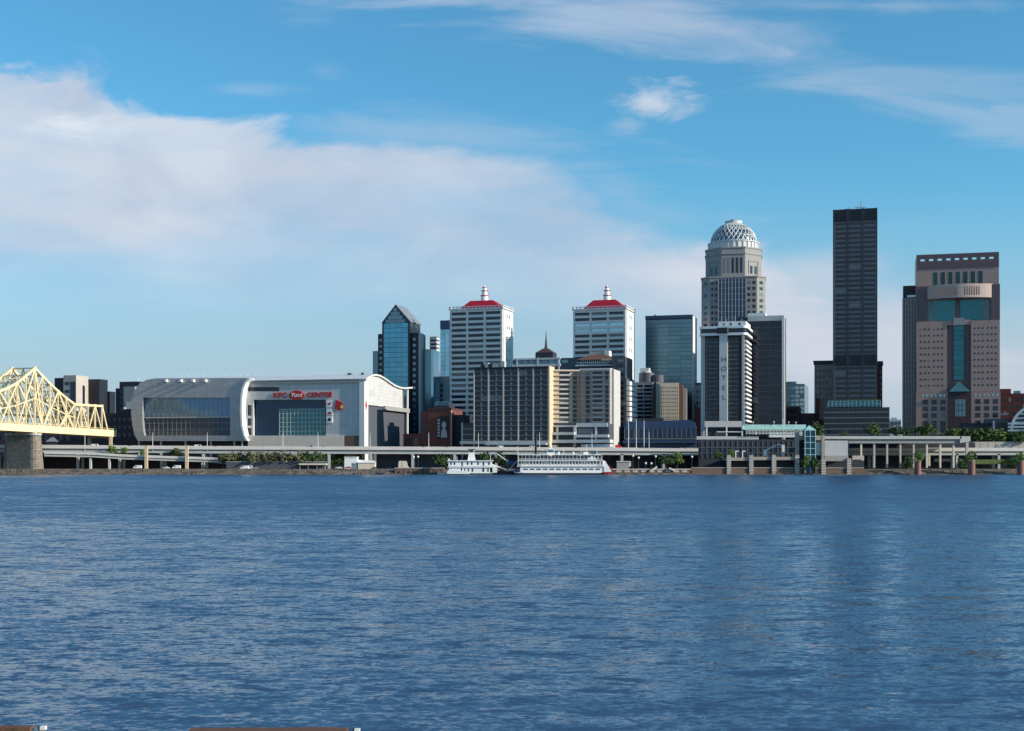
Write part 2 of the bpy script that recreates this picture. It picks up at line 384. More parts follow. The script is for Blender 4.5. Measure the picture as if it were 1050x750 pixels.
class Face:         # one flat side of a building: origin, direction along it; outward is to the right of that direction
    def __init__(s, x, y, ang):
        s.x, s.y, s.ang = x, y, ang
        s.u = (cos(ang), sin(ang)); s.n = (sin(ang), -cos(ang))
    def pt(s, a, o): return (s.x + s.u[0] * a + s.n[0] * o, s.y + s.u[1] * a + s.n[1] * o)
    def box(s, mb, a0, a1, z0, z1, o0, o1):
        p = [s.pt(a0, o1), s.pt(a1, o1), s.pt(a1, o0), s.pt(a0, o0)]
        return mb.hexa([(x, y, z0) for x, y in p] + [(x, y, z1) for x, y in p])
UNIT = {}
def unit(m):
    if m not in UNIT:
        UNIT[m] = MB().box(0, 1, -1, 0, 0, 1).mesh('window', m)
    return UNIT[m]
YAW = -16
class Bld:
    def __init__(s, name, label, cat, xl, xc, Y, yaw=YAW, xr=None, d=30, z0=7, group=None, parent=None):
        c, sn = cos(R(yaw)), sin(R(yaw)); s.c, s.sn = c, sn
        k = (xc - CX) / F; Cx = k * Y; kl = (xl - CX) / F
        s.w = (Cx - kl * Y) / (c - kl * sn)
        if xr is not None:
            kr = (xr - CX) / F; d = (Cx - kr * Y) / (kr * c + sn)
        s.d = d; s.z0 = z0; s.Cx, s.CY = Cx, Y
        s.Ox, s.Oy = Cx - s.w * c, Y - s.w * sn
        if parent is None:
            s.root = thing(name, label, cat, (s.Ox, s.Oy, z0), R(yaw), group)
        else:           # a wing of a bigger building
            s.root = bpy.data.objects.new(name, None); COL.objects.link(s.root); s.root.parent = parent.root
            if label: s.root['label'] = label
            dx, dy = s.Ox - parent.Ox, s.Oy - parent.Oy
            s.root.location = (dx * parent.c + dy * parent.sn, -dx * parent.sn + dy * parent.c, z0 - parent.z0)
            s.root.rotation_euler = (0, 0, R(yaw) - parent.root.rotation_euler.z)
        s.Fr = Face(0, 0, 0); s.Rt = Face(s.w, 0, pi / 2); s.Bk = Face(s.w, s.d, pi); s.Lt = Face(0, s.d, -pi / 2)
        s.wins = []
        s.Ym = (s.Oy + Y) / 2
    def x(s, px):
        k = (px - CX) / F; return (k * s.Oy - s.Ox) / (s.c - k * s.sn)
    def y(s, px):       # along the right side
        k = (px - CX) / F; return (s.Cx - k * s.CY) / (k * s.c + s.sn)
    def z(s, py, px=None):
        Y = s.Ym if px is None else s.Oy + s.x(px) * s.sn
        return PZ(py, Y) - s.z0
    def part(s, name, mb, m, label=None, parent=None): return mb.build(name, m, parent or s.root, label)
    def win(s, face, a0, a1, z0, z1, m='dark glass', o0=-.2, o1=.08): s.wins.append((face, a0, a1, z0, z1, m, o0, o1))
    def grid(s, mb, face, a0, a1, z0, z1, nc, nr, pier, span, out=.5, m='dark glass', edge=None, ends=True, band=.07, skip=None, sub=1):
        """piers and floor bands standing proud of the core, with one window in each opening"""
        cw = (a1 - a0) / nc; ch = (z1 - z0) / nr
        for i in range(nc + 1):
            if not ends and i in (0, nc): continue
            e = edge if (edge and i in (0, nc)) else pier
            lo, hi = a0 + i * cw - e / 2, a0 + i * cw + e / 2
            if i == 0: lo, hi = a0, a0 + e
            if i == nc: lo, hi = a1 - e, a1
            if e > 0: face.box(mb, lo, hi, z0, z1 + .01, -.3, out)
        for j in range(nr + 1):
            lo, hi = z0 + j * ch - span / 2, z0 + j * ch + span / 2
            if j == 0: lo, hi = z0 + .02, z0 + span / 2
            if j == nr: lo, hi = z1 - span / 2, z1 - .02
            if span > 0: face.box(mb, a0 + .04, a1 - .04, lo, hi, -.3, out - band)
        for j in range(nr):
            for i in range(nc):
                if skip and skip(i, j): continue
                b0, b1 = a0 + i * cw + pier / 2, a0 + (i + 1) * cw - pier / 2
                for q in range(sub):
                    g = .06 if sub > 1 else 0
                    c0 = b0 + (b1 - b0) * q / sub + g; c1 = b0 + (b1 - b0) * (q + 1) / sub - g
                    s.win(face, c0, c1, z0 + j * ch + span / 2, z0 + (j + 1) * ch - span / 2, m(i, j) if callable(m) else m)
    def finish(s):
        ws = sorted(s.wins, key=lambda t: -(t[2] - t[1]) * (t[4] - t[3]))
        for (f, a0, a1, z0, z1, m, o0, o1) in ws[:100]:
            o = bpy.data.objects.new('window', unit(m)); COL.objects.link(o); o.parent = s.root
            x, y = f.pt(a0, o0)
            o.location = (x, y, z0); o.rotation_euler = (0, 0, f.ang)
            o.scale = (a1 - a0, o1 - o0, z1 - z0)
        rest = {}
        for (f, a0, a1, z0, z1, m, o0, o1) in ws[100:]:
            f.box(rest.setdefault('w', (MB(), m))[0], a0, a1, z0, z1, o0, o1)
        for mb, m in rest.values():
            o = mb.build('window', m, s.root); o['kind'] = 'stuff'
        return s
# ------------------------------------------------------------------ setting: river and land
def water_mat():
    m, t, p = base_mat('river water')
    geo = nd(t, 'ShaderNodeNewGeometry')
    pos = geo.outputs['Position']
    def slope(scale, sx, sy, rz, k, det=2, rough=.6):      # the tilt of the surface for one size of wave
        n = nd(t, 'ShaderNodeMapping'); t.links.new(pos, n.inputs[0]); n.inputs['Scale'].default_value = (sx, sy, 1); n.inputs['Rotation'].default_value = (0, 0, rz)
        z = nd(t, 'ShaderNodeTexNoise'); t.links.new(n.outputs[0], z.inputs['Vector'])
        z.inputs['Scale'].default_value = scale; z.inputs['Detail'].default_value = det; z.inputs['Roughness'].default_value = rough; z.inputs['Distortion'].default_value = .3
        v = nd(t, 'ShaderNodeVectorMath', operation='SUBTRACT'); t.links.new(z.outputs['Color'], v.inputs[0]); v.inputs[1].default_value = (.5, .5, .5)
        w = nd(t, 'ShaderNodeVectorMath', operation='MULTIPLY'); t.links.new(v.outputs[0], w.inputs[0]); w.inputs[1].default_value = (k * .7, k, 0)
        return w.outputs[0]
    def vadd(a, b):
        v = nd(t, 'ShaderNodeVectorMath', operation='ADD'); t.links.new(a, v.inputs[0]); t.links.new(b, v.inputs[1]); return v.outputs[0]
    gm = nd(t, 'ShaderNodeMapping'); t.links.new(pos, gm.inputs[0]); gm.inputs['Scale'].default_value = (.35, 1, 1)
    gust = noise(t, gm.outputs[0], .018, 5, .6, .6)
    # one field with every size of wave, from long swells to hand-sized ripples, and a second of short chop
    s = vadd(vadd(slope(.32, .45, 1.0, .08, .70, 8, .86), slope(.035, .4, 1.0, -.1, .10, 3)), slope(5.0, .7, 1.0, -.25, .42, 3, .6))
    sc = nd(t, 'ShaderNodeVectorMath', operation='SCALE'); t.links.new(s, sc.inputs[0]); t.links.new(ma(t, 'ADD', .55, ma(t, 'MULTIPLY', gust, .9)), sc.inputs['Scale'])
    # short steep fronts of the chop, facing down river towards the near bank; the tilt grows outward to darken the far water and dim reflections
    cm = nd(t, 'ShaderNodeMapping'); t.links.new(pos, cm.inputs[0]); cm.inputs['Scale'].default_value = (.55, 1, 1); cm.inputs['Rotation'].default_value = (0, 0, .12)
    crest = sstep(t, .51, .66, noise(t, cm.outputs[0], 2.2, 7, .72, .4))
    crest2 = sstep(t, .52, .66, noise(t, cm.outputs[0], .62, 8, .74, .4))      # and the longer ones farther out
    crest = ma(t, 'MAXIMUM', crest, crest2)
    sy = nd(t, 'ShaderNodeSeparateXYZ'); t.links.new(pos, sy.inputs[0])
    lean = ma(t, 'ADD', -.045, ma(t, 'MULTIPLY', sstep(t, 35, 300, sy.outputs[1]), -.125))
    nv = vadd(sc.outputs[0], comb(t, 0, ma(t, 'ADD', lean, ma(t, 'MULTIPLY', crest, -.40)), 1))
    nn = nd(t, 'ShaderNodeVectorMath', operation='NORMALIZE'); t.links.new(nv, nn.inputs[0])
    t.links.new(nn.outputs[0], p.inputs['Normal'])
    c = mixc(t, gust, (.030, .068, .132), (.046, .090, .160))
    t.links.new(c, p.inputs['Base Color'])
    p.inputs['Roughness'].default_value = .08; p.inputs['IOR'].default_value = 1.33
    MATS['river water'] = m
water_mat()
mb = MB()
xs = [-9000, -2500, 2500, 9000]
for a, b in zip(xs, xs[1:]): mb.add([(a, 14, 0), (b, 14, 0), (b, 858, 0), (a, 858, 0)], [(0, 1, 2, 3)])
tag(mb.build('river', 'river water'), kind='structure')

def ground_mat():
    m, t, p = base_mat('bank earth')
    pos = nd(t, 'ShaderNodeNewGeometry').outputs['Position']
    a = noise(t, pos, .22, 6, .65); b2 = noise(t, pos, 1.3, 4, .6)
    c = mixc(t, sstep(t, .40, .60, a), (.06, .045, .037), (.17, .135, .11))
    c = mixc(t, sstep(t, .55, .68, b2), c, (.07, .085, .035))
    c = mixc(t, sstep(t, .62, .72, a), c, (.26, .23, .20))
    t.links.new(c, p.inputs['Base Color']); p.inputs['Roughness'].default_value = .95
    bp = nd(t, 'ShaderNodeBump'); bp.inputs['Distance'].default_value = .4; t.links.new(b2, bp.inputs['Height']); t.links.new(bp.outputs[0], p.inputs['Normal'])
    MATS['bank earth'] = m
ground_mat()
# one sheet: near bank, river bed, far bank, city level, out to the horizon
prof = [(-300, 5.2), (-20, 5.2), (8, 4.6), (17, 3.55), (22, 3.38), (24, 3.1), (29, .6), (33, -.9), (60, -4), (835, -4), (846, -1), (850, .0), (851.5, .7), (854, 1.7), (857, 2.5), (860, 3.1), (863, 3.4),
        (880, 3.5), (912, 3.6), (913, 6.9), (960, 7), (2500, 7), (12000, 6), (45000, 0)]
rnd = random.Random(3)
xs = [-40000, -9000, -3000, -1200] + [-500 + 4 * i for i in range(251)] + [1200, 3000, 9000, 40000]
vs, fs = [], []
for j, (y, z) in enumerate(prof):
    for x in xs:
        dz = dy = 0
        if 848 < y < 862: dz = rnd.uniform(-.35, .35); dy = rnd.uniform(-.8, .8)
        elif 16 < y < 30: dz = rnd.uniform(-.02, .02)
        vs.append((x, y + dy, z + dz))
n = len(xs)
for j in range(len(prof) - 1):
    for i in range(n - 1): fs.append((j * n + i, j * n + i + 1, (j + 1) * n + i + 1, (j + 1) * n + i))
me = bpy.data.meshes.new('ground'); me.from_pydata(vs, [], fs); me.update(); me.materials.append(MATS['bank earth'])
g = bpy.data.objects.new('ground', me); COL.objects.link(g); tag(g, kind='structure')
# ------------------------------------------------------------------ buildings
G = 7.0
def octo(r, rot=pi / 8): return [(r / cos(pi / 8) * cos(rot + i * pi / 4), r / cos(pi / 8) * sin(rot + i * pi / 4)) for i in range(8)]

# ---- arena on the river front
A = Bld('arena', 'long grey metal sports arena with curved white roof and red signs, beside the yellow bridge', 'arena', 138, 373, 925, xr=416, yaw=-14)
def az(px, py): return A.z(py, px)
def ring(pts): return [(A.x(px), az(px, py)) for px, py in pts]
outl = ring([(145, 452.5), (141.5, 446), (139.2, 436), (138, 424), (138.6, 411), (141.5, 401), (146.5, 394.2), (154, 390), (163, 388.6), (200, 388.4), (258.5, 388.2),
             (254.5, 392), (251.6, 399), (250.2, 409), (249.8, 422), (250.6, 437), (253, 447), (256, 452.5)])
hole = ring([(151.5, 447), (150.2, 440), (149.6, 430), (149.6, 418), (150.4, 408.3), (239.2, 408.3), (239.2, 447)])
sh = A.part('shell', MB().prism([outl, hole], -5, 22), 'shell panels')
back = A.part('shell_back', MB().prism([outl], 22.05, A.d * .8), 'grey metal')
mb = MB().prism([hole], -2.2, -1.9)
gw = A.part('window_wall', mb, 'navy glass')
mb = MB()
x0, x1, z0, z1 = A.x(150.6), A.x(239), az(195, 446.8), az(195, 408.6)
for i in range(1, 19):
    x = x0 + (x1 - x0) * i / 19; mb.box(x - .1, x + .1, -2.45, -2.2, z0, z1)
for i in range(1, 6):
    z = z0 + (z1 - z0) * i / 6; mb.box(x0, x1, -2.40, -2.2, z - .13, z + .13)
A.part('mullions', mb, 'grey metal', parent=gw)
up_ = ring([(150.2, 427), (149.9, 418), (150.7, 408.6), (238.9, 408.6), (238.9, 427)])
A.part('sky_reflection_band', MB().prism([up_], -2.26, -2.21), 'sky reflection glass', parent=gw)  # bluer pane paints the sky's reflection across the upper half
mb = MB()
for i, zz in ((0, 428.2),): mb.box(x0, x1, -2.9, -2.2, az(195, zz) - .5, az(195, zz) + .5)
A.part('floor_edge', mb, 'pale concrete', parent=gw)
edge = ring([(258.5, 388.2), (254.5, 392), (251.6, 399), (250.2, 409), (249.8, 422), (250.6, 437), (253, 447), (256, 452.5),
             (258, 452.5), (254.8, 447), (252.6, 437), (251.8, 422), (252.2, 409), (253.7, 399), (256.6, 392.6), (260.5, 388.9)])
A.part('curved_fin', MB().prism([edge], -6.2, 2), 'white paint')
for px in (173, 188, 200.5, 213):
    mb = MB(); x, z = A.x(px), az(px, 391.4)
    mb.add([(x - 1.9, -5.02, z - 1), (x + 2.2, -5.02, z - 1), (x + 2.2, -5.02, z + 1.1), (x - .6, -5.02, z + 1.1), (x + .6, -8, z - .4), (x + 2.2, -8, z - .4), (x + 2.2, -8, z + .9)],
           [(0, 1, 5, 4), (1, 2, 6, 5), (2, 3, 6), (3, 0, 4, 6), (4, 5, 6)])
    A.part('roof_scoop', mb, 'white paint')
# ground floor under the shell
A.part('ground_floor', MB().box(A.x(143), A.x(256), 2, A.d * .8 - 1, 0, az(200, 452) + .1), 'charcoal')
for px in (144.5, 167, 192, 218, 242, 250):
    A.part('column', MB().cyl(A.x(px), -2.5, 0, az(px, 452.4), .75, 10), 'pale concrete')
# recess with the big glass front
x0, x1 = A.x(253), A.x(353.5)
zt, zb = az(300, 388), az(300, 447)
rec = ring([(252.6, 447.2), (252.6, 389.5), (353.3, 389.5), (353.3, 447.2)])
gl = ring([(259.5, 446.9), (259.5, 410), (333.8, 410), (333.8, 446.9)])
slit = ring([(253.6, 401.5), (253.6, 397), (286, 397), (286, 401.5)])
lw = [ring([(253.4, b), (253.4, a), (257.7, a), (257.7, b)]) for a, b in ((415.5, 426.5), (429, 436.5), (439, 446.5))]
A.part('front_wall', MB().prism([rec, gl, slit] + lw, .5, 2.6), 'white panels')
A.part('inner_block', MB().box(A.x(257), A.x(372), 5, A.d - 1.3, 0, az(310, 391)), 'dark concrete')
gf = A.part('glass_front', MB().prism([gl], 3.4, 3.7), 'navy glass')
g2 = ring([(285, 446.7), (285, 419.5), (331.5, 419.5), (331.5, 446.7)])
A.part('atrium_glass', MB().prism([g2], 2.7, 3.2), 'teal glass', parent=gf)  # lighter teal puts the bright reflecting zone into the glass colour
mb = MB(); xa, xb = A.x(285), A.x(331.5); za, zc = az(308, 446.7), az(308, 419.5)
for i in range(13): x = xa + (xb - xa) * i / 12; mb.box(x - .2, x + .2, 2.35, 2.72, za, zc)
for i in range(7): z = za + (zc - za) * i / 6; mb.box(xa, xb, 2.4, 2.72, z - .2, z + .2)
A.part('mullions', mb, 'pale concrete', parent=gf)
A.part('dark_glazing', MB().prism([slit], 2.0, 2.3).prism([lw[0]], 2, 2.3).prism([lw[1]], 2, 2.3).prism([lw[2]], 2, 2.3), 'plain dark glass')
# the wing turns away from the sun
xw0, xw1 = A.x(353.2), A.x(369.6)
A.part('angled_wing', MB().plan([(xw0, .45), (xw1, .3), (xw1, 8), (xw0, 8)], az(360, 447), az(360, 389.3)), 'white panels')
A.part('stone_base', MB().plan([(A.x(256.4), -3.5), (A.x(353), -.7), (A.x(353), 6), (A.x(256.4), 6)], 0, az(300, 447.1)), 'pale stone')
A.part('stone_base', MB().plan([(xw0 + .1, -.5), (xw1, -.6), (xw1, 7), (xw0 + .1, 7)], 0, az(360, 447.1)), 'brown brick')  # darker colour carries the shade on the base of the wing
# the roof: one wave from front to back
ye = A.y(416)
def rz(px, py): return PZ(py, A.CY + A.y(px) * A.c) - A.z0
top = [(-1.1, az(372, 388.6))] + [(A.y(px), rz(px, py)) for px, py in ((375, 386.4), (378.5, 384.6), (382, 383.8), (387, 384.6), (392, 387.4), (397, 391), (402, 394.4), (407, 396.6), (412, 397.6), (420.5, 397.0))]
bot = [(y + (.3 if i else 1.2), z - 1.15) for i, (y, z) in enumerate(top)]
A.part('roof', MB().prism([top + bot[::-1]], A.x(157), A.x(376), axes='yz'), 'dome paint')
A.part('soffit', MB().plan([(A.x(259), -.7), (A.x(369), -.7), (A.x(369), 5), (A.x(259), 5)], az(310, 393.2), az(310, 391.4)), 'grey concrete')
# end wall
wall_top = [(y, z - 1.6) for y, z in top if -1 < y < ye + 1]
zl = rz(395, 417.5)
yw = wall_top[0][0]
A.part('end_wall', MB().prism([[(.2, zl), (.2, az(372, 391.4))] + wall_top + [(wall_top[-1][0], zl)]], A.w - 3, A.w + .6, axes='yz'), 'white panels')
A.part('end_pier', MB().box(A.w - 3, A.w + .75, -.95, A.y(376.6), 0, az(373, 391.6)), 'white concrete')
mb = MB(); A.Rt.box(mb, A.y(377), A.y(416), 0, zl + .2, -6, -1.5)
lowend = A.part('end_wall_base', mb, 'pale concrete')
mb = MB(); A.Rt.box(mb, A.y(392), A.y(417.5), rz(400, 421.5), rz(400, 417.3), -1.4, 2.2)
A.part('canopy', mb, 'grey concrete')
for px in (393, 403, 409):
    for py in (424, 434.5): A.win(A.Rt, A.y(px - 1.6), A.y(px + 1.6), rz(px, py + 1.6), rz(px, py - 1), 'plain dark glass', -1.6, -1.38)
for px in (380.5, 404.5):
    mb = MB(); A.Rt.box(mb, A.y(px - 3 if px < 390 else px - 1), A.y(px + 3 if px < 390 else px + 1), rz(px, 407), rz(px, 400), .5, .66); A.part('louvre_panel', mb, 'pale concrete')
A.part('tail_column', MB().box(A.w - 1, A.w + .3, A.y(418) - .9, A.y(418) + .9, 0, rz(418, 398.6)), 'white paint')
mb = MB()
for i in range(26):
    px = 172 + i * 7.7; mb.box(A.x(px) - .1, A.x(px) + .1, 20, 20.2, az(px, 388), az(px, 382.2))
A.part('roof_masts', mb, 'white metal')
mb = MB(); mb.box(A.x(350), A.x(353), 12, 16, az(350, 386), az(350, 381.5)); mb.box(A.x(364), A.x(366), 12, 15, az(350, 386), az(350, 381.3)); A.part('roof_plant', mb, 'dark concrete')
# signs
def text_on(parent, body, size, loc, rot, m, name='lettering', extrude=.12, shear=0, align='CENTER', bold=.0, sx=1):
    cu = bpy.data.curves.new(name, 'FONT'); cu.body = body; cu.size = size; cu.align_x = align; cu.align_y = 'CENTER'
    cu.extrude = extrude; cu.shear = shear; cu.offset = bold
    tmp = bpy.data.objects.new(name, cu); COL.objects.link(tmp)
    me = bpy.data.meshes.new_from_object(tmp.evaluated_get(bpy.context.evaluated_depsgraph_get()))
    bpy.data.objects.remove(tmp); bpy.data.curves.remove(cu)
    me.materials.clear(); me.materials.append(MATS[m])
    o = bpy.data.objects.new(name, me); COL.objects.link(o); o.parent = parent; o.location = loc; o.rotation_euler = rot; o.scale = (sx, 1, 1)
    return o
zs = az(308, 405.4)
sg = A.part('name_sign', MB().prism([[(A.x(304.2) + 5.6 * cos(i * pi / 10) * 1.02, zs + 3.3 * sin(i * pi / 10)) for i in range(20)]], -.6, .45), 'red paint', label='red lettering with an oval in the middle, over the glass front')
text_on(sg, 'KFC', 5.1, (A.x(286.5), .2, zs), (pi / 2, 0, 0), 'red paint', extrude=.3, shear=.25, bold=.10, sx=1.12)
text_on(sg, 'Yum!', 4.0, (A.x(304.2), -.72, zs), (pi / 2, 0, 0), 'white paint', shear=.15, bold=.06)
text_on(sg, 'CENTER', 4.7, (A.x(327), .2, zs), (pi / 2, 0, 0), 'red paint', extrude=.3, shear=.25, bold=.10, sx=1.12)
em = ring([(343, 419), (344.2, 413.5), (344.6, 409.8), (348.5, 412), (351.5, 413.8), (352.6, 416), (351.2, 420), (347.5, 421)])
e = A.part('team_emblem', MB().prism([em], -.3, .45), 'red paint')
A.part('emblem_patch', MB().prism([ring([(348.8, 418.6), (349.6, 415), (352.8, 416.4), (351, 419.4)])], -.4, -.28), 'yellow paint', parent=e)
for py, k in ((414.5, 0), (422.5, 1), (430.5, 2)):
    s = A.part('square_sign', MB().prism([ring([(334.8, py + 3.4), (334.8, py - 3.4), (340.8, py - 3.4), (340.8, py + 3.4)])], -.1, .45), 'white paint')
    mbx = MB()
    if k == 0: mbx.prism([ring([(336, py + 1), (337, py - 1.2), (339.8, py - 1.6), (338.4, py + 1.2)])], -.2, -.08)
    elif k == 1: mbx.prism([ring([(335.6, py + 2.4), (337.6, py - .4), (340, py + .8), (340, py + 2.4)])], -.2, -.08)
    else: mbx.prism([[(A.x(337.8) + 1.2 * cos(i * pi / 6), az(337, py) + 1.3 * sin(i * pi / 6)) for i in range(12)]], -.2, -.08)
    A.part('mark', mbx, ('red paint', 'red paint', 'charcoal')[k], parent=s)
mb = MB(); A.Rt.box(mb, 1.0, 4.0, az(373, 417.4), az(373, 413.6), .7, 1.0); A.Rt.box(mb, 1.8, 3.2, az(373, 420.4), az(373, 411), .7, .95); A.part('side_emblem', mb, 'red paint')
A.finish()

# ---- far left behind the bridge
b = Bld('office_block', 'pale concrete block between two dark glass wings, rising behind the yellow bridge', 'office block', 65, 78, 1250, xr=90.5, group=None)
H = b.z(385)
b.part('tower', MB().box(0, b.w, 0, b.d, 0, H), 'beige stone')
b.part('glass_wing', MB().box(b.x(52), -.05, 6, b.d - 2, 0, b.z(387)), 'black metal')
b.part('glass_wing', MB().box(b.w - 4, b.w + 12, b.d + .1, b.d + 14, 0, b.z(388)), 'black metal')
b.part('glass_wing', MB().box(b.w - 2, b.w + 14, b.d + 14.1, b.d + 24, 0, b.z(400)), 'black metal')
b.win(b.Fr, b.x(72), b.x(77.6), 2, b.z(391.5), 'plain dark glass')
b.win(b.Rt, b.y(84.6), b.y(87), b.z(414), b.z(395), 'plain dark glass')
for i in range(6): b.win(b.Fr, b.x(66.5), b.x(71), b.z(392 + 8 * i + 3), b.z(392 + 8 * i), 'plain dark glass')
b.finish()
b = Bld('office_block', 'dark stepped office block with an antenna, left of the arena', 'office block', 122.5, 143, 1200, d=30)
b.part('tower', MB().box(0, b.w, 0, b.d, 0, b.z(391.5)), 'charcoal')
b.part('low_wing', MB().box(b.x(117.3), -.05, 2, b.d, 0, b.z(398)), 'charcoal')
b.part('pale_front', MB().box(b.x(130.5), b.x(142), -6, -.05, 0, b.z(397)), 'grey concrete')
b.part('white_panel', MB().box(b.x(133), b.x(139.5), -6.4, -6.05, b.z(420.5), b.z(412.5)), 'cream stone')
b.part('antenna', MB().cyl(b.x(137), 8, b.z(391.5), b.z(387), .25, 6), 'white metal')
for i in range(5):
    for j in range(6): b.win(b.Fr, b.w * .05 + i * 1.5, b.w * .05 + i * 1.5 + 1.1, b.z(400 + j * 6 + 3), b.z(400 + j * 6), 'plain dark glass')
b.finish()
b = Bld('warehouse', 'low dark brick warehouse beside the end of the yellow bridge', 'warehouse', 103.5, 150, 1020, d=26)
b.part('wall', MB().box(0, b.w, 0, b.d, 0, b.z(424)), 'dark brick')
b.part('raised_roof', MB().box(b.x(122), b.w - 1, 3, b.d - 2, b.z(424), b.z(419.5)), 'dark brick')
b.part('rooftop_vent', MB().cyl(b.x(124), 5, b.z(419.5), b.z(417.5), 1.2, 8), 'pale concrete')
for j in range(3):
    for i in range(7): b.win(b.Fr, 2 + i * 4.4, 4.2 + i * 4.4, b.z(432 + j * 8), b.z(428.5 + j * 8), 'plain dark glass')
b.finish()
b = Bld('warehouse', 'low dark brick warehouse seen beneath the yellow bridge deck', 'warehouse', -60, 106, 1040, d=30)
b.part('wall', MB().box(0, b.w, 0, b.d, 0, b.z(439)), 'dark brick')
for i in range(18): b.win(b.Fr, 4 + i * 6.6, 7 + i * 6.6, b.z(452), b.z(446), 'plain dark glass')
b.finish()
t = thing('pavilion', 'small blue grey hipped pavilion roof under the yellow bridge', 'pavilion', (PX(54, 985), 985, G))
zp = PZ(453.2, 985) - G; zq = PZ(448.6, 985) - G
MB().plan([(-4.4, -3), (4.4, -3), (4.4, 3), (-4.4, 3)], zp, zq, [(-1, -.3), (1, -.3), (1, .3), (-1, .3)]).build('roof', 'grey metal', t)
MB().box(-3.6, 3.6, -2.4, 2.4, 0, zp - .02).build('wall', 'charcoal', t)

# ---- tower with a gabled roof
b = Bld('glass_tower', 'blue mirror glass tower with a steep gabled roof and dark stepped wings', 'office tower', 391.8, 420.5, 1090, xr=431)
ze = b.z(330.8); za = b.z(312.6)
xm = b.x(405.6)
b.part('shaft', MB().box(0, b.w, 0, b.d, 0, ze), 'bronze metal')
b.part('gable_roof', MB().prism([[(-.3, ze + .02), (xm, za), (b.w + .3, ze + .02)]], -.5, b.d), 'dark metal roof')
b.part('roof_slope', MB().prism([[(xm + .15, za + .35), (b.w + .9, ze + .3), (b.w + .6, ze - .3), (xm + .1, za - .1)]], -.8, b.d + .3), 'grey metal')
x0, x1 = b.x(393.6), b.x(418.4)
nr, nc = 24, 8
zz0 = b.z(452); zz1 = b.z(331.5)
mbm = MB()
for j in range(nr):
    zl_, zh_ = zz0 + (zz1 - zz0) * j / nr, zz0 + (zz1 - zz0) * (j + 1) / nr
    for i in range(4): b.win(b.Fr, x0 + (x1 - x0) * i / 4 + .08, x0 + (x1 - x0) * (i + 1) / 4 - .08, zl_ + .15, zh_ - .15, 'blue mirror', -.1, .25)
for k in range(4):   # stepped glass in the gable
    hw = (x1 - x0) / 2 * (1 - (k + .9) / 4.6); zl_ = zz1 + k * 3.1
    b.win(b.Fr, xm - hw, xm + hw, zl_ + .1, zl_ + 2.9, 'slate mirror', -.1, .75)
mb = MB(); b.Rt.box(mb, b.d * .55, b.d + .5, 0, b.z(341.6), .02, 4.5); b.part('dark_wing', mb, 'black metal')
mb = MB(); b.Fr.box(mb, b.x(421), b.x(428.2), 0, b.z(341.6), -10, -2); pl = b.part('dark_wing', mb, 'black metal')
for j in range(17): b.win(b.Fr, b.x(422.6), b.x(425.4), b.z(347 + j * 6.2 + 2.6), b.z(347 + j * 6.2), 'slate mirror', -2.05, -1.8)
mb = MB(); b.Fr.box(mb, b.x(428.2), b.x(430.3), 0, b.z(342), -9.8, -2.2); b.part('lit_edge', mb, 'pale concrete')  # pale strip puts sunlight on the wing's right side into colour
mb = MB(); b.Fr.box(mb, b.x(386.2), -.02, 0, b.z(341.8), -14, -3); b.part('dark_wing', mb, 'black metal')
for j in range(17): b.win(b.Fr, b.x(387.8), b.x(390.2), b.z(347 + j * 6.2 + 2.6), b.z(347 + j * 6.2), 'slate mirror', -3.05, -2.8)
mb = MB(); b.Fr.box(mb, b.x(378), b.x(386.2) - .03, 0, b.z(358.6), -22, -9); b.part('low_glass_wing', mb, 'slate mirror')
mb = MB(); b.Fr.box(mb, b.x(430.5), b.x(438.4), 0, b.z(358.2), -26, -8); w = b.part('low_glass_wing', mb, 'slate mirror')
mb = MB(); b.Fr.box(mb, b.x(438.4) + .03, b.x(441), 0, b.z(359), -26, -8.2); b.part('low_glass_wing', mb, 'sky glass')
mb = MB()
for j in range(4): b.Fr.box(mb, b.x(429), b.x(436.5), b.z(344 + j * 4 + 2), b.z(344 + j * 4), -34, -27)
b.part('terrace_floors', mb, 'white concrete')
mb = MB(); b.Fr.box(mb, b.x(429.3), b.x(436), 0, b.z(343), -33.5, -27.5); b.part('terrace_core', mb, 'slate mirror')
b.finish()

# ---- thin blue tower and grey block beside it
b = Bld('glass_tower', 'slim pale blue glass tower with a dark cap, behind a red roofed tower', 'office tower', 451.6, 470, 1230, d=30)
b.part('shaft', MB().box(0, b.w, 0, b.d, 0, b.z(337)), 'navy glass')
b.part('cap', MB().box(-.2, b.w + .2, -.3, b.d + .2, b.z(337) + .02, b.z(328.6)), 'blue roof')
for j in range(20):
    for i in range(4): b.win(b.Fr, b.w * i / 4 + .15, b.w * (i + 1) / 4 - .15, b.z(341.2 + j * 4.6 + 1.7), b.z(338 + j * 4.6), 'sky glass')
b.finish()
b = Bld('office_block', 'grey block with thin columns behind the brick building with a banner', 'office block', 443.5, 466, 1110, d=30)
b.part('wall', MB().box(0, b.w, 0, b.d, 0, b.z(386.2)), 'pale concrete')
mb = MB()
b.grid(mb, b.Fr, 0, b.w, b.z(440), b.z(393), 4, 9, .8, 1.2, .5, 'slate mirror')
b.part('columns', mb, 'pale concrete')
b.part('brown_wing', MB().box(b.x(437.8), -.05, 3, b.d - 2, 0, b.z(391)), 'brown brick')
b.finish()
b = Bld('brick_building', 'red brick building carrying a tall portrait banner, left of the dark hotel', 'brick building', 439, 462.8, 960, d=26)
b.part('wall', MB().box(0, b.w, 0, b.d, 0, b.z(420)), 'red brick')
mb = MB(); mb.box(b.x(412), b.x(431), 3, b.d, 0, b.z(444.6)); wl = b.part('low_wing', mb, 'red brick')
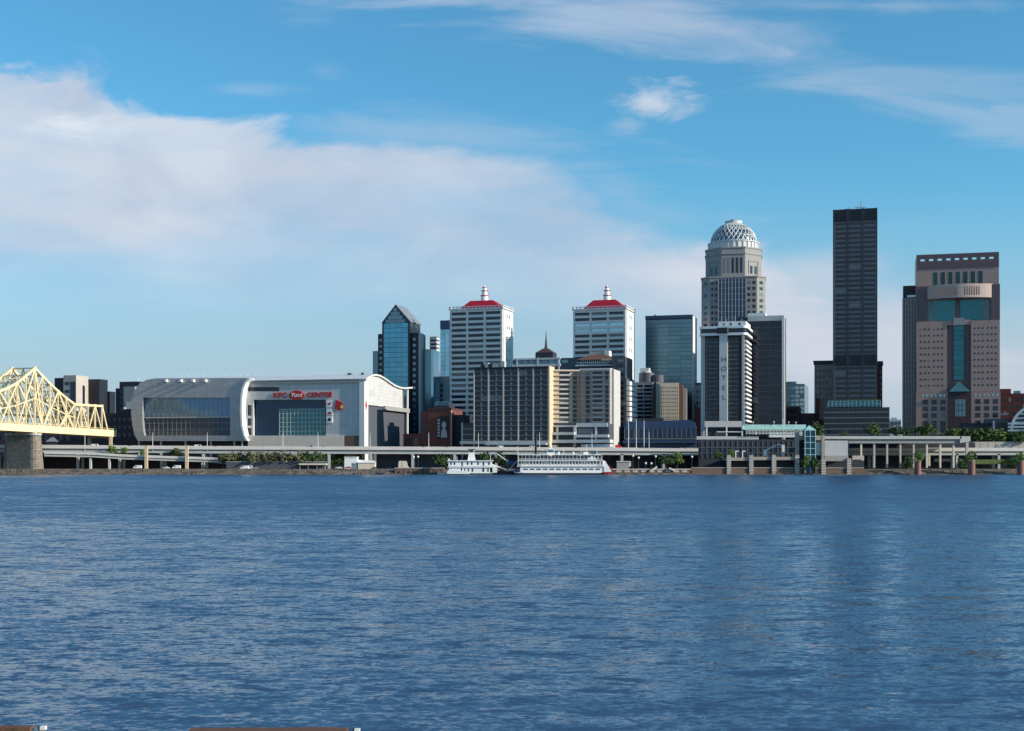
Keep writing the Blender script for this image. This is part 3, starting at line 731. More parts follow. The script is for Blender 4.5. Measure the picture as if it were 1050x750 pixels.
mb = MB(); mb.box(b.x(431) + .03, -.03, 1.5, b.d - 1, 0, b.z(421.5)); b.part('side_wing', mb, 'red brick')
b.part('dark_wing', MB().box(b.w + .03, b.x(473.4), 5, b.d, 0, b.z(425.5)), 'charcoal')
b.part('cornice', MB().box(-.3, b.w + .3, -.35, b.d, b.z(420), b.z(418.6)), 'dark brick')
lo = b.part('rooftop_louvre', MB().plan([(b.x(443.5), 3), (b.x(459.6), 3), (b.x(459.6), 15), (b.x(443.5), 15)], b.z(418.6), b.z(412.4), [(b.x(445), 4), (b.x(458), 4), (b.x(458), 14), (b.x(445), 14)]), 'charcoal')
mb = MB()
for i in range(9): x = b.x(445) + i * (b.x(458) - b.x(445)) / 8; mb.bar((x, 3.2, b.z(416)), (x + .5, 3.9, b.z(411.6)), .12)
b.part('louvre_fins', mb, 'sky glass', parent=lo)
bn_ = b.part('banner', MB().box(b.x(448), b.x(459.8), -.4, -.12, b.z(450), b.z(427)), 'cloth banner', label='dark banner with a pale head and shoulders')
cx, cz = b.x(455.4), b.z(436)
mb = MB().prism([[(cx + 1.7 * cos(i * pi / 8), cz + 2.5 * sin(i * pi / 8)) for i in range(16)]], -.47, -.41)
mb.prism([[(cx - 2.4, b.z(449)), (cx - 2, b.z(442)), (cx - .7, b.z(439.6)), (cx + .9, b.z(439.2)), (cx + 2.2, b.z(443.6)), (cx + 2.4, b.z(449))]], -.46, -.41)
b.part('portrait', mb, 'pale print', parent=bn_)
mb = MB()
for k in range(6): mb.box(b.x(448.8), b.x(451.2), -.46, -.41, b.z(448 - k * 3.2), b.z(446 - k * 3.2))
b.part('lettering', mb, 'pale print', parent=bn_)
b.part('lit_edge', MB().box(b.w - .25, b.w + .35, -.5, .6, 0, b.z(421)), 'warm panel')  # warm strip stands in for sunlight on the brick corner
for i in range(6): b.win(b.Fr, b.x(414.5 + i * 2.5), b.x(415.8 + i * 2.5), b.z(457), b.z(449), 'plain dark glass', -3.05, -2.85)
for i in range(3): b.win(b.Fr, b.x(432.4 + i * 2.2), b.x(433.6 + i * 2.2), b.z(440), b.z(434), 'plain dark glass', -1.55, -1.35)
b.finish()

# ---- twin towers with red roofs
def red_tower(label, xl, xc, xr, Y, ztop, zpar, zroof, floors, zbot, zlan, teal=(), plaza=None):
    b = Bld('red_roofed_tower', label, 'office tower', xl, xc, Y, xr=xr, yaw=-18.5, group='twin towers with red roofs')
    zt = b.z(ztop)
    b.part('shaft', MB().box(0, b.w, 0, b.d, 0, zt), 'pale concrete')
    mb = MB()
    z1 = b.z(ztop + 1.2)
    b.grid(mb, b.Fr, 0, b.w, b.z(zbot), z1, 3, floors, 1.9, 2.0, .8, lambda i, j: 'sky glass' if j in teal else 'dark glass', edge=1.5, band=-.25)
    b.part('floor_bands', mb, 'white concrete')
    mb = MB()
    b.grid(mb, b.Rt, .9, b.d, b.z(zbot), z1, 4, floors // 2, b.d / 4 - 2.2, (z1 - b.z(zbot)) / (floors // 2) - 2.6, .5, 'dark glass', band=.06)
    b.part('side_wall', mb, 'white concrete')
    # parapet with little posts
    mb = MB(); o = .9; zp = b.z(zpar)
    for f, L in ((b.Fr, b.w), (b.Rt, b.d), (b.Bk, b.w), (b.Lt, b.d)):
        f.box(mb, -.0 - o, L + o - .6, zt + .02, zt + 1.1, o - .6, o); f.box(mb, -o, L + o - .6, zp - .5, zp, o - .6, o)
        n = int(L / 3)
        for i in range(n + 1): a = i * L / n; f.box(mb, a - .4, a + .4, zt + 1.1, zp - .5, o - .5, o - .1)
    b.part('parapet', mb, 'white concrete')
    zr0, zr1 = zp - 1.0, b.z(zroof)
    ix = b.w * .17; iy = b.d * .12; jx = b.w * .32; jy = b.d * .32
    b.part('roof', MB().plan([(ix, iy), (b.w - ix * .3, iy), (b.w - ix * .3, b.d - iy), (ix, b.d - iy)], zr0, zr1, [(jx, jy), (b.w - jx * .8, jy), (b.w - jx * .8, b.d - jy), (jx, b.d - jy)]), 'red roof')
    cx, cy = b.w * .56, b.d / 2
    zl = b.z(zlan); h = zl - zr1
    la = b.part('lantern', MB().lathe(cx, cy, [(2.9, zr1 - .5), (2.9, zr1 + h * .30), (2.2, zr1 + h * .36), (2.2, zr1 + h * .62), (1.6, zr1 + h * .68), (1.6, zr1 + h * .84), (.4, zr1 + h)], 12), 'white paint')
    mb = MB()
    for r, k in ((3.5, .31), (2.8, .62), (1.9, .85)): mb.cyl(cx, cy, zr1 + h * k, zr1 + h * (k + .045), r, 12)
    b.part('red_ring', mb, 'red roof', parent=la)
    return b.finish()
red_tower('white banded tower with a red hipped roof and lantern, left of its twin', 461.6, 515.2, 525.6, 1060, 317.5, 314, 307.2, 24, 455, 291)
red_tower('white banded tower with a red hipped roof, standing above a brown tiled roof', 588, 641.6, 650.2, 1035, 317.8, 314.2, 306.4, 24, 455, 290.6, teal=(20, 21))

# ---- dark hotel slab on the river and its balcony wing
b = Bld('hotel', 'dark broad hotel slab with thin pale piers, behind the moored steamboats', 'hotel', 486, 562.6, 915, xr=567)
zt = b.z(377.6); zb = b.z(451.8)
b.part('slab', MB().box(0, b.w, 0, b.d, 0, zt), 'bronze metal')
mb = MB()
for i in range(6):
    x = b.w * i / 5; lo, hi = max(0, x - .45), min(b.w, x + .45); mb.box(lo, hi, -1.1, .2, 0, zt - .3)
b.part('piers', mb, 'pale concrete')
mb = MB()
for i in range(5): x = b.w * (i + .5) / 5; mb.box(x - .14, x + .14, -.75, .2, zb, zt - .4)
b.grid(mb, b.Fr, .3, b.w - .3, zb, zt - 1.6, 10, 14, .4, .42, .55, 'bronze glass')
b.part('floor_edges', mb, 'grey concrete')
mb = MB()
for j in range(14):
    for i in range(5):
        x = b.w * (i + .5) / 5 + .5; z = zb + (zt - 1.6 - zb) * j / 14 + .5
        mb.box(x - .5, x + .5, -.72, -.5, z, z + 1.1)
b.part('balcony_screens', mb, 'pale concrete')
b.part('roof_edge', MB().box(-.3, b.w + .2, -1.3, b.d, zt, zt + .7), 'black metal')
b.part('end_wall', MB().box(b.w + .02, b.w + 1.0, -1.4, b.d + .5, 0, zt + .9), 'warm panel')
for px, w_, py, m in ((494, 3, 373, 'black metal'), (498, 2.4, 371.5, 'pale concrete'), (502, 3, 372.5, 'black metal'), (506.5, 5, 372.4, 'beige stone'), (515, 2, 370, 'pale concrete')):
    b.part('roof_plant', MB().box(b.x(px) - w_ / 2, b.x(px) + w_ / 2, 2, 6, zt + .7, b.z(py)), m)
xl = b.x(473.2)
b.part('low_wing', MB().box(xl, -.05, 1, b.d, 0, b.z(433.5)), 'bronze metal')
mb = MB(); mb.box(xl, xl + .9, -.3, 1, 0, b.z(433.2))
for j in range(3): mb.box(xl + .9, -.5, .2, 1, b.z(451 - j * 5.6) - .2, b.z(451 - j * 5.6) + .2)
b.part('low_wing_bands', mb, 'pale concrete')
for j in range(3):
    for i in range(2): b.win(b.Fr, xl + 1.2 + i * 3.6, xl + 4.4 + i * 3.6, b.z(450 - j * 5.6), b.z(446.4 - j * 5.6), 'bronze glass', -1.1, -.8)
b.part('podium', MB().box(xl - .5, b.w + .5, -2.2, -1.15, b.z(455.4), b.z(452.2)), 'pale concrete')
b.part('entrance_canopy', MB().plan([(b.x(500), -6), (b.x(562), -6), (b.x(562), -2.3), (b.x(500), -2.3)], b.z(456.6), b.z(455.2)), 'white concrete')
hotel = b
b.finish()

def balcony_wing(parent, xl, xc, Y, yaw, cols, m_wall):
    w = Bld('balcony_wing', None, None, xl, xc, Y, yaw=yaw, d=16, parent=parent)
    zt, zb = w.z(379.2), w.z(433.6)
    w.part('wall', MB().box(0, w.w, 0, w.d, zb - 1, zt), m_wall)
    nr = 11; ch = (zt - 1 - zb) / nr
    mb = MB()
    for j in range(nr + 1):
        z = zb + j * ch; mb.box(.05, w.w - .05, -1.3, .1, z - .15, z + .15)
        if j < nr:
            for (a0, a1, dark) in cols:
                if dark: mb.box(w.w * a0, w.w * a1, -1.25, -1.1, z + .2, z + .95)
    w.part('balcony', mb, 'pale concrete')
    for j in range(nr):
        z = zb + j * ch
        for (a0, a1, dark) in cols: w.win(w.Fr, w.w * a0, w.w * a1, z + .3, z + ch - .45, 'dark glass', -.2, .06)
    return w
b = Bld('apartment_hotel', 'beige hotel block folded in two with rows of balconies and a white podium', 'hotel', 567.4, 630, 921, d=20)
b.part('core', MB().box(2, b.w - 2, 6, b.d, 0, b.z(381)), 'beige stone')
wa = balcony_wing(b, 567.4, 594.8, 926, 6, ((.22, .60, True), (.72, .88, False)), 'warm panel')  # warmer wall colour carries the sunlight on this half
wa.finish()
wb = balcony_wing(b, 595.2, 625.4, 915, -22, ((.18, .32, False), (.42, .74, True), (.84, .95, False)), 'shaded hotel wall')  # duller wall colour carries the shade on this half
wb.finish()
b.part('end_pier', MB().box(b.x(625.4), b.x(630.2), -2.5, b.d, 0, b.z(379.6)), 'pale concrete')
b.part('roof_edge', MB().box(b.x(594), b.x(626), 0, b.d - 2, b.z(379.3), b.z(378.2)), 'white concrete')
XA, XB, XM = b.x(566.8), b.x(627), b.x(594.4)
mb = MB()
def pod(p0, p1, q0, q1, y0, y1): mb.box(b.x(p0), b.x(p1), y0, y1, b.z(q1), b.z(q0))
pod(567.2, 594, 436.6, 438.2, -10.5, 4); pod(594.1, 626, 434.4, 438.4, -9.5, 4); pod(567, 593, 443.6, 446.4, -12.5, 4); pod(593.1, 627, 446.2, 449, -11.5, 4)
pod(566.6, 629.6, 451.4, 454.6, -13.5, 4); pod(566.6, 568.6, 433.8, 462, -12, 4); pod(591.5, 594, 438, 462, -10.2, 4); pod(613, 615, 438.4, 462, -9.4, 4); pod(600, 629.6, 456, 462, -13, 4); pod(566.6, 576, 456.6, 462, -13, 4)
pod(574, 576, 438, 452, -9.8, 4)
b.part('podium', mb, 'white concrete')
b.part('podium_recess', MB().box(b.x(568), b.x(627), -8.6, 3, 0, b.z(434)), 'dark concrete')
for px0, px1, py0, py1, o in ((569, 573.8, 442, 438.8, 8.8), (577, 588, 442, 438.8, 8.8), (569, 573.8, 450, 447, 8.8), (577, 590, 450, 447, 8.8), (596, 611, 444.8, 440, 8.8), (616, 624, 444.8, 440, 8.8), (577, 597, 460, 456, 8.8)):
    b.win(b.Fr, b.x(px0), b.x(px1), b.z(py0), b.z(py1), 'dark glass', o - .2, o + .08)
b.finish()

# ---- dark block with lit bays right of the balcony wing
b = Bld('apartment_block', 'narrow dark blue apartment block with a lit stepped side, beside the balconied hotel', 'apartment block', 628, 642.4, 945, xr=650.6)
b.part('tower', MB().box(0, b.w, 0, b.d, 0, b.z(388)), 'dark concrete')
b.part('upper_tower', MB().box(b.x(626), b.w - 1.5, 4, b.d, b.z(388) + .01, b.z(365.6)), 'dark concrete')
mb = MB()
for j in range(12):
    za_, zb_ = b.z(391 + j * 5.3 + 4.1), b.z(391 + j * 5.3)
    mb.box(b.w + .02, b.w + 2.2, .4, b.d - .4, za_, zb_)
    mb.box(.2, b.w - 5, -1.6, -.02, za_, za_ + 1.1)
    b.win(b.Fr, .8, b.w * .42, za_ + 1.2, zb_ + .3); b.win(b.Fr, b.w * .55, b.w - .8, za_ + .6, zb_)
b.part('balcony', mb, 'white concrete')
for j in range(4): b.win(b.Fr, b.w * .3, b.w * .7, b.z(371 + j * 4.6), b.z(368.4 + j * 4.6), 'dark glass', -4.1, -3.9)
b.finish()

# ---- behind the hotels
b = Bld('office_block', 'flat grey block with a white frame, carrying a dark cupola and spire', 'office block', 526, 596, 1000, d=30)
b.part('wall', MB().box(0, b.w, 0, b.d, 0, b.z(367.6)), 'navy glass')
mb = MB(); mb.box(-.3, b.x(575), -1, b.d, b.z(376), b.z(373.2)); mb.box(-.3, b.x(575), -1, b.d, b.z(369), b.z(367.2))
for px in (529.8, 551, 572.5): mb.box(b.x(px), b.x(px + 1.2), -1.1, 0, b.z(400), b.z(366.9))
b.part('white_frame', mb, 'white concrete')
cxx = b.x(557.2); 
mb = MB().plan(*[[(cxx + sx * 6.8, 8 + sy * 6) for sx, sy in ((-1, -1), (1, -1), (1, 1), (-1, 1))], b.z(367.4), b.z(361.5)])
cu = b.part('cupola', mb, 'charcoal')
b.part('roof', MB().plan([(cxx + sx * 6.8, 8 + sy * 6) for sx, sy in ((-1, -1), (1, -1), (1, 1), (-1, 1))], b.z(361.4), b.z(356.8), [(cxx + sx * 2, 8 + sy * 2) for sx, sy in ((-1, -1), (1, -1), (1, 1), (-1, 1))]), 'dark brick', parent=cu)
b.part('spire', MB().lathe(cxx, 8, [(1.5, b.z(357)), (.9, b.z(352)), (.5, b.z(346)), (.15, b.z(338.4))], 8), 'dark metal roof', parent=cu)
for j in range(2):
    for i in range(8): b.win(b.Fr, 2 + i * 5.2, 6.4 + i * 5.2, b.z(372.8), b.z(369.6), 'slate mirror') if j == 0 else None
b.finish()
b = Bld('arcaded_building', 'building with a brown tiled hip roof over a white arcade, before a red roofed tower', 'hotel', 590.5, 629, 970, d=26)
b.part('wall', MB().box(0, b.w, 0, b.d, 0, b.z(374.4)), 'dark concrete')
b.part('arcade_back', MB().box(b.x(595), b.x(627), 2, b.d - 2, b.z(374.4) + .02, b.z(367)), 'charcoal')
mb = MB(); mb.box(b.x(590), b.x(629), -.6, b.d, b.z(375.4), b.z(374)); mb.box(b.x(591), b.x(628), -.2, 2, b.z(372.2), b.z(371.5))
for i in range(14): x = b.x(596 + i * 2.1); mb.box(x - .22, x + .22, .2, .7, b.z(374), b.z(368))
b.part('arcade', mb, 'white concrete')
b.part('roof', MB().plan([(b.x(591), -1), (b.x(629.5), -1), (b.x(629.5), b.d), (b.x(591), b.d)], b.z(369), b.z(363), [(b.x(603), 8), (b.x(618), 8), (b.x(618), b.d - 8), (b.x(603), b.d - 8)]), 'brown tile')
b.part('rooftop_house', MB().box(b.x(602.6), b.x(617), 9, 17, b.z(364), b.z(359.6)), 'beige stone')
b.part('rooftop_house', MB().box(b.x(617) + .1, b.x(622.2), 8, 17, b.z(364.4), b.z(358.9)), 'white concrete')
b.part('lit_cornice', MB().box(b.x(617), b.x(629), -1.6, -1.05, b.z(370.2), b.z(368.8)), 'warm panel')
b.finish()

# ---- mirror glass box
b = Bld('glass_tower', 'plain blue grey mirror glass box with a dark top band, right of the red roofs', 'office tower', 662, 709.6, 1100, xr=713.6)
zt = b.z(324)
b.part('shaft', MB().box(0, b.w, 0, b.d, 0, zt), 'black metal')
b.part('side_wall', MB().box(b.w + .02, b.w + .8, .6, b.d, 0, zt - .4), 'white metal')
b.part('top_band', MB().box(-.2, b.w + .2, -.6, b.d - .5, b.z(327), zt + .4), 'blue roof')
nr = 25
for j in range(nr):
    for i in range(4):
        zl_ = b.z(432 - j * 4.16); b.win(b.Fr, b.w * i / 4 + .06, b.w * (i + 1) / 4 - .06, zl_ + .25, b.z(432 - (j + 1) * 4.16), 'slate mirror')
b.part('rooftop_drum', MB().cyl(b.x(671), 8, zt + .4, b.z(321.6), 1.6, 10), 'pale concrete')
b.finish()

# ---- beige group
b = Bld('office_block', 'cream office block with small window rows and brown edges, before the mirror glass box', 'office block', 676, 696, 1010, xr=701.5, yaw=-8)
zt = b.z(392.8)
b.part('tower', MB().box(0, b.w, 0, b.d, 0, zt), 'cream stone')
b.part('brown_edge', MB().box(b.x(669.8), b.x(672.6), 2, b.d, 0, zt + .8), 'brown brick')
b.part('cream_edge', MB().box(b.x(672.6) + .02, -.02, .5, b.d, 0, zt + .7), 'cream stone')
b.part('brown_edge', MB().box(b.w + .02, b.x(700.2), .5, b.d, 0, zt - .8), 'brown brick')
mb = MB(); b.grid(mb, b.Fr, .4, b.w - .1, b.z(430), b.z(396), 8, 9, .5, 2.3, .3, 'dark glass'); b.part('floor_bands', mb, 'cream stone')
b.part('side_bay', MB().box(b.x(700.4), b.x(704), 6, b.d, 0, b.z(398)), 'grey concrete')
b.finish()
b = Bld('office_block', 'striped grey office block with a round drum on its roof, left of the cream block', 'office block', 650.4, 669.4, 1035, d=24)
b.part('tower', MB().box(0, b.w, 0, b.d, 0, b.z(392)), 'grey concrete')
mb = MB(); b.grid(mb, b.Fr, 0, b.w, b.z(438), b.z(394), 2, 11, .6, 1.3, .4, 'dark glass'); b.part('floor_bands', mb, 'pale concrete')
b.part('drum', MB().cyl(b.x(661), 9, b.z(392), b.z(382), b.w * .42, 24), 'spandrel grey')
b.part('drum_cap', MB().cyl(b.x(660), 9, b.z(382) + .01, b.z(380), b.w * .30, 20), 'pale concrete')
b.part('rooftop_house', MB().box(b.x(655), b.x(664), 6, 12, b.z(380) + .02, b.z(377)), 'dome paint')
b.part('low_drum', MB().cyl(b.x(672), 9, b.z(392), b.z(384.5), 5, 16), 'spandrel grey')
b.finish()
b = Bld('old_building', 'old grey masonry block peeping between the glass box and the hotel tower', 'building', 713.2, 724, 1080, d=20)
b.part('wall', MB().box(0, b.w, 0, b.d, 0, b.z(395)), 'grey concrete')
b.part('cornice', MB().box(-.4, b.w + .4, -.6, b.d, b.z(395), b.z(392.6)), 'dark concrete')
for j in range(6):
    for i in range(3): b.win(b.Fr, .8 + i * 2.7, 2.3 + i * 2.7, b.z(400.5 + j * 6 + 3), b.z(400 + j * 6 - .5))
b.part('brick_gable', MB().prism([[(0, 0), (b.w, 0), (b.w, b.z(424)), (0, b.z(415))]], -8, -.7), 'red brick')
b.finish()
# convention hall with a blue roof
b = Bld('convention_hall', 'low hall of blue glass under a dark curved roof, behind the flagpoles', 'hall', 640.5, 713.4, 925, d=30, yaw=-10)
b.part('wall', MB().box(0, b.w, 2, b.d, 0, b.z(439.6)), 'blue roof')
b.part('roof', MB().prism([[(-.6, b.z(440)), (1, b.z(434.5)), (4, b.z(432.6)), (b.w - 4, b.z(430.8)), (b.w - 1, b.z(433)), (b.w + .6, b.z(440))]], .8, b.d), 'blue roof')
b.part('roof_house', MB().box(b.x(652), b.x(679), 8, 20, b.z(432.5), b.z(428.6)), 'charcoal')
mb = MB()
for i in range(15):
    x0_ = b.w * i / 15; mb.box(x0_ - .12, x0_ + .12, .4, 2, b.z(450), b.z(439.8)); b.win(b.Fr, x0_ + .18, x0_ + b.w / 15 - .18, b.z(449.4), b.z(440.2), 'navy glass', -2, -1)
mb.box(0, b.w, .5, 2, b.z(450.6), b.z(449.8)); b.part('mullions', mb, 'grey metal')
b.part('arcade_floor', MB().box(-1, b.w + 1, -3, 2.2, b.z(454.6), b.z(451.8)), 'blue roof')
b.finish()

# ---- hotel tower with vertical letters
b = Bld('hotel_tower', 'dark hotel tower with a white vertical sign strip and a rounded white crown', 'hotel', 719.2, 763, 930, xr=768.4)
zt = b.z(344.4); zb = b.z(432.5)
b.part('shaft', MB().box(0, b.w, 0, b.d, 0, zt), 'charcoal')
mb = MB(); mb.box(-.2, 1.6, -1.3, 3, 0, zt); mb.box(b.w - 1.5, b.w + .1, -1.3, .2, 0, zt); mb.box(b.w * .03, b.w * .09, -.7, .2, 0, zt); b.part('corner_pier', mb, 'pale concrete')
st = b.part('sign_strip', MB().box(b.x(738), b.x(746.2), -2.4, .2, zb, b.z(341.6)), 'white concrete', label='white strip with the letters H O T E L one below the other')
for ch, py in zip('HOTEL', (369.6, 378.8, 388.2, 398.2, 408.4)):
    text_on(st, ch, 4.7, (b.x(742.6), -2.9, b.z(py)), (pi / 2, 0, 0), 'charcoal', name='letter', extrude=.1, bold=-.02, sx=1.1)
nr = 19; ch_ = (zt - 1.5 - zb) / nr
for a0, a1 in ((724.6, 736.8), (747.2, 757.6)):
    mb = MB()
    for j in range(nr):
        z = zb + j * ch_
        mb.box(b.x(a0), b.x(a1), -.62, .1, z, z + .34)
        for q in range(2):
            xa_, xb_ = b.x(a0) + (b.x(a1) - b.x(a0)) * q / 2, b.x(a0) + (b.x(a1) - b.x(a0)) * (q + 1) / 2
            b.win(b.Fr, xa_ + .1, xb_ - .1, z + .6, z + ch_ - .2, 'bronze glass')
    mb.box(b.x(a0) - .2, b.x(a0), -.6, .1, zb, zt - 2); b.part('floor_edges', mb, 'grey concrete')
mb = MB()
for j in range(nr): z = zb + j * ch_; mb.box(b.w + .02, b.w + 1.6, .6, b.d, z, z + 1.35)
b.part('side_slabs', mb, 'white concrete')
for j in range(nr): z = zb + j * ch_; b.win(b.Rt, .9, b.d - .3, z + 1.4, z + ch_ - .05, 'dark glass', -.2, .7)
def rr(x0, x1, y0, y1, r):
    o = []
    for cx_, cy_, a in ((x1 - r, y0 + r, -90), (x1 - r, y1 - r, 0), (x0 + r, y1 - r, 90), (x0 + r, y0 + r, 180)):
        for k in range(6): o.append((cx_ + r * cos(R(a + k * 18)), cy_ + r * sin(R(a + k * 18))))
    return o
cr = b.part('crown', MB().plan(rr(-1.2, b.w + 2.4, -3.2, b.d + 1.5, 3), zt, b.z(342)), 'white paint')
b.part('crown_glass', MB().plan(rr(-.8, b.w + 2, -2.8, b.d + 1.1, 3), b.z(342) + .01, b.z(337.4)), 'dark glass', parent=cr)
b.part('crown_rim', MB().plan(rr(-1.3, b.w + 2.5, -3.3, b.d + 1.6, 3), b.z(337.4) + .01, b.z(335)), 'white paint', parent=cr)
b.part('crown_bay', MB().plan(rr(b.x(735.6), b.x(747.6), -4.6, 2, 1.2), b.z(342.6), b.z(336.8)), 'black metal', parent=cr)
b.part('rooftop_house', MB().box(b.x(736.6), b.x(764.5), 2, b.d - 2, b.z(335) + .01, b.z(329.6)), 'white concrete')
for px in (741, 748, 757): b.win(b.Fr, b.x(px), b.x(px + 2), b.z(334), b.z(331.4), 'dark glass', -2.2, -1.92)
mb = MB()
for px, py in ((739, 326.5), (744, 327), (753, 324), (760, 327)): mb.cyl(b.x(px), 4, b.z(329.6), b.z(py), .2, 6)
b.part('antennas', mb, 'grey metal')
b.finish()

# ---- dark tower next to it
b = Bld('dark_tower', 'wide dark glass tower with a white frame edge, right of the lettered hotel', 'office tower', 764.5, 804.2, 965, xr=806)
zt = b.z(325)
b.part('shaft', MB().box(0, b.w, 0, b.d, 0, zt), 'black metal')
b.part('top_band', MB().box(0, b.w, -.8, b.d, zt + .01, zt + .6 + 0), 'pale concrete')
b.part('frame_band', MB().box(b.x(767), b.w - .02, -1.0, .1, b.z(329.4), zt), 'pale concrete')
b.part('frame_edge', MB().box(b.x(802), b.w + .3, -1.2, 2.5, 0, zt + .02), 'white concrete')
mb = MB(); b.grid(mb, b.Fr, b.x(764.6), b.x(802), b.z(437), b.z(330), 3, 18, .3, .4, .4, 'bronze glass', sub=1); b.part('floor_edges', mb, 'spandrel grey')
b.part('rooftop_house', MB().box(b.x(766), b.x(784), 6, 18, zt + .6, b.z(320)), 'white concrete')
b.part('rooftop_house', MB().box(b.x(753), b.x(766) - .05, 8, 18, zt - 6, b.z(323)), 'dark concrete')
b.finish()

# ---- domed tower
D0 = Bld('domed_tower', 'tall stone tower with eight sides under a white lattice dome', 'office tower', 719, 785, 1100, yaw=-10, d=53)
Yc = D0.CY + 26; 
s_ = Yc / F
cxl, cyl_ = D0.w / 2, D0.w / 2
def dz(py): return PZ(py, Yc - 20) - D0.z0
def chamf(w, c): return [(cxl - w + c, cyl_ - w), (cxl + w - c, cyl_ - w), (cxl + w, cyl_ - w + c), (cxl + w, cyl_ + w - c), (cxl + w - c, cyl_ + w), (cxl - w + c, cyl_ + w), (cxl - w, cyl_ + w - c), (cxl - w, cyl_ - w + c)]
hw = D0.w / 2
b = D0
b.part('shaft', MB().plan(chamf(hw, 7), 0, dz(285)), 'grey stone')
front = Face(cxl - hw + 7, cyl_ - hw, 0); L = 2 * hw - 14
rc = Face(cxl + hw - 7, cyl_ - hw, pi / 4); lc = Face(cxl - hw, cyl_ - hw + 7, -pi / 4); CL = 7 * math.sqrt(2)
def fx_(px): return (px - 727.2) / (777 - 727.2) * L
mb = MB()
zlo, zhi = dz(440), dz(287.4)
nr = 25; ch_ = (zhi - zlo) / nr
for a0, a1, nc in ((727.8, 736, 2), (765.8, 776.4, 2)):
    A0, A1 = fx_(a0), fx_(a1)
    for j in range(nr):
        if zlo + j * ch_ < dz(352): continue
        for i in range(nc):
            c0 = A0 + (A1 - A0) * (i + .22) / nc; c1 = A0 + (A1 - A0) * (i + .82) / nc
            b.win(front, c0, c1, zlo + j * ch_ + 1.2, zlo + j * ch_ + ch_ - 1.2, 'dark glass', -.1, .06)
    front.box(mb, A0 - .3, A1 + .3, 0, zhi, -.2, .02)
for f in (rc, lc):
    for j in range(nr):
        if zlo + j * ch_ < dz(352): continue
        b.win(f, CL * .3, CL * .7, zlo + j * ch_ + 1.2, zlo + j * ch_ + ch_ - 1.2, 'dark glass', -.1, .06)
cw = MB(); front.box(cw, fx_(736.4), fx_(765.4), 0, dz(286.5), -.2, 1.0)
cwo = b.part('curtain_wall', cw, 'navy glass')
mb2 = MB()
for i in range(9): a = fx_(736.4) + (fx_(765.4) - fx_(736.4)) * i / 8; front.box(mb2, a - .22, a + .22, 0, dz(286), 1.0, 1.5)
for j in range(12): front.box(mb2, fx_(736.4), fx_(765.4), dz(290 + j * 6), dz(290 + j * 6) + .25, 1.0, 1.2)
b.part('mullions', mb2, 'pale concrete', parent=cwo)
b.part('cornice', MB().plan(chamf(hw + .5, 7), dz(285) + .01, dz(283.6)), 'grey stone')
def dq(py): return PZ(py, Yc - 4) - D0.z0
ro = 28.2 * s_
up = [(cxl + x, cyl_ + y) for x, y in octo(ro)]
b.part('upper_stage', MB().plan(up, dz(283.6) + .01, dq(257)), 'grey stone')
b.part('upper_cornice', MB().plan([(cxl + x, cyl_ + y) for x, y in octo(ro + .6)], dq(263.5), dq(262.2)).plan([(cxl + x, cyl_ + y) for x, y in octo(ro + .5)], dq(257.4), dq(256)), 'grey stone')
side = 2 * ro * math.tan(pi / 8)
for k, fa in enumerate((-pi / 4, 0, pi / 4)):
    ca, sa = cos(fa), sin(fa)
    mx, my = cxl + sa * ro, cyl_ - ca * ro
    f = Face(mx - ca * side / 2, my - sa * side / 2, fa)
    if k == 1:
        for i in range(5): b.win(f, side * (.07 + i * .18), side * (.07 + i * .18 + .10), dq(282.5), dq(267), 'dark glass', -.1, .08)
    else:
        for i in range(2): b.win(f, side * (.30 + i * .26), side * (.30 + i * .26 + .15), dq(283), dq(275), 'dark glass', -.1, .08)
        mb3 = MB(); f.box(mb3, side * .2, side * .8, dq(270.4), dq(269.4), -.1, .5); f.box(mb3, side * .2, side * .24, dq(283.4), dq(270.4), -.1, .45); f.box(mb3, side * .76, side * .8, dq(283.4), dq(270.4), -.1, .45)
        b.part('niche_frame', mb3, 'grey stone')
rd = 23.6 * s_
b.part('drum', MB().cyl(cxl, cyl_, dq(256), dq(249.6), rd * 1.08, 32), 'white concrete')
mb = MB()
for i in range(32): a = 2 * pi * i / 32; x, y = cxl + rd * 1.09 * cos(a), cyl_ + rd * 1.09 * sin(a); mb.bar((x, y, dq(255.6)), (x, y, dq(248.8)), .35)
mb.cyl(cxl, cyl_, dq(249.4), dq(248.6), rd * 1.12, 32); b.part('drum_balustrade', mb, 'dome paint')
zd0, zd1 = dq(249.6), dq(227.6)
hd = zd1 - zd0
prof = [(rd * .96 * cos(t * pi / 2 / 10), zd0 + hd * sin(t * pi / 2 / 10)) for t in range(10)]
do = smooth(b.part('dome', MB().lathe(cxl, cyl_, prof, 40), 'slate mirror'))
mb = MB()
def dp(i, j, n=30, m=8):
    th = 2 * pi * (i + (j % 2) * .5) / n; ph = pi / 2 * j / (m + 1.2); r = rd * 1.0
    return Vector((cxl + r * cos(ph) * cos(th), cyl_ + r * cos(ph) * sin(th), zd0 + hd * 1.03 * sin(ph)))
for j in range(8):
    for i in range(30):
        a = dp(i, j); o = 0 if j % 2 == 0 else 1
        mb.bar(a, dp(i + o, j + 1), .3); mb.bar(a, dp(i + o - 1, j + 1), .3)
        if j % 2 == 0: mb.bar(a, dp(i + 1, j), .22)
b.part('lattice', mb, 'dome paint', parent=do)
lan = b.part('lantern', MB().cyl(cxl, cyl_, dq(229.2), dq(226.6), rd * .36, 16).cyl(cxl, cyl_, dq(226.4), dq(225.6), rd * .38, 16), 'white concrete')
b.part('lantern_windows', MB().cyl(cxl, cyl_, dq(226.7), dq(226.3), rd * .34, 16).cyl(cxl - 1, cyl_, dq(225.6), dq(223.8), rd * .10, 10), 'dark concrete', parent=lan)
b.finish()

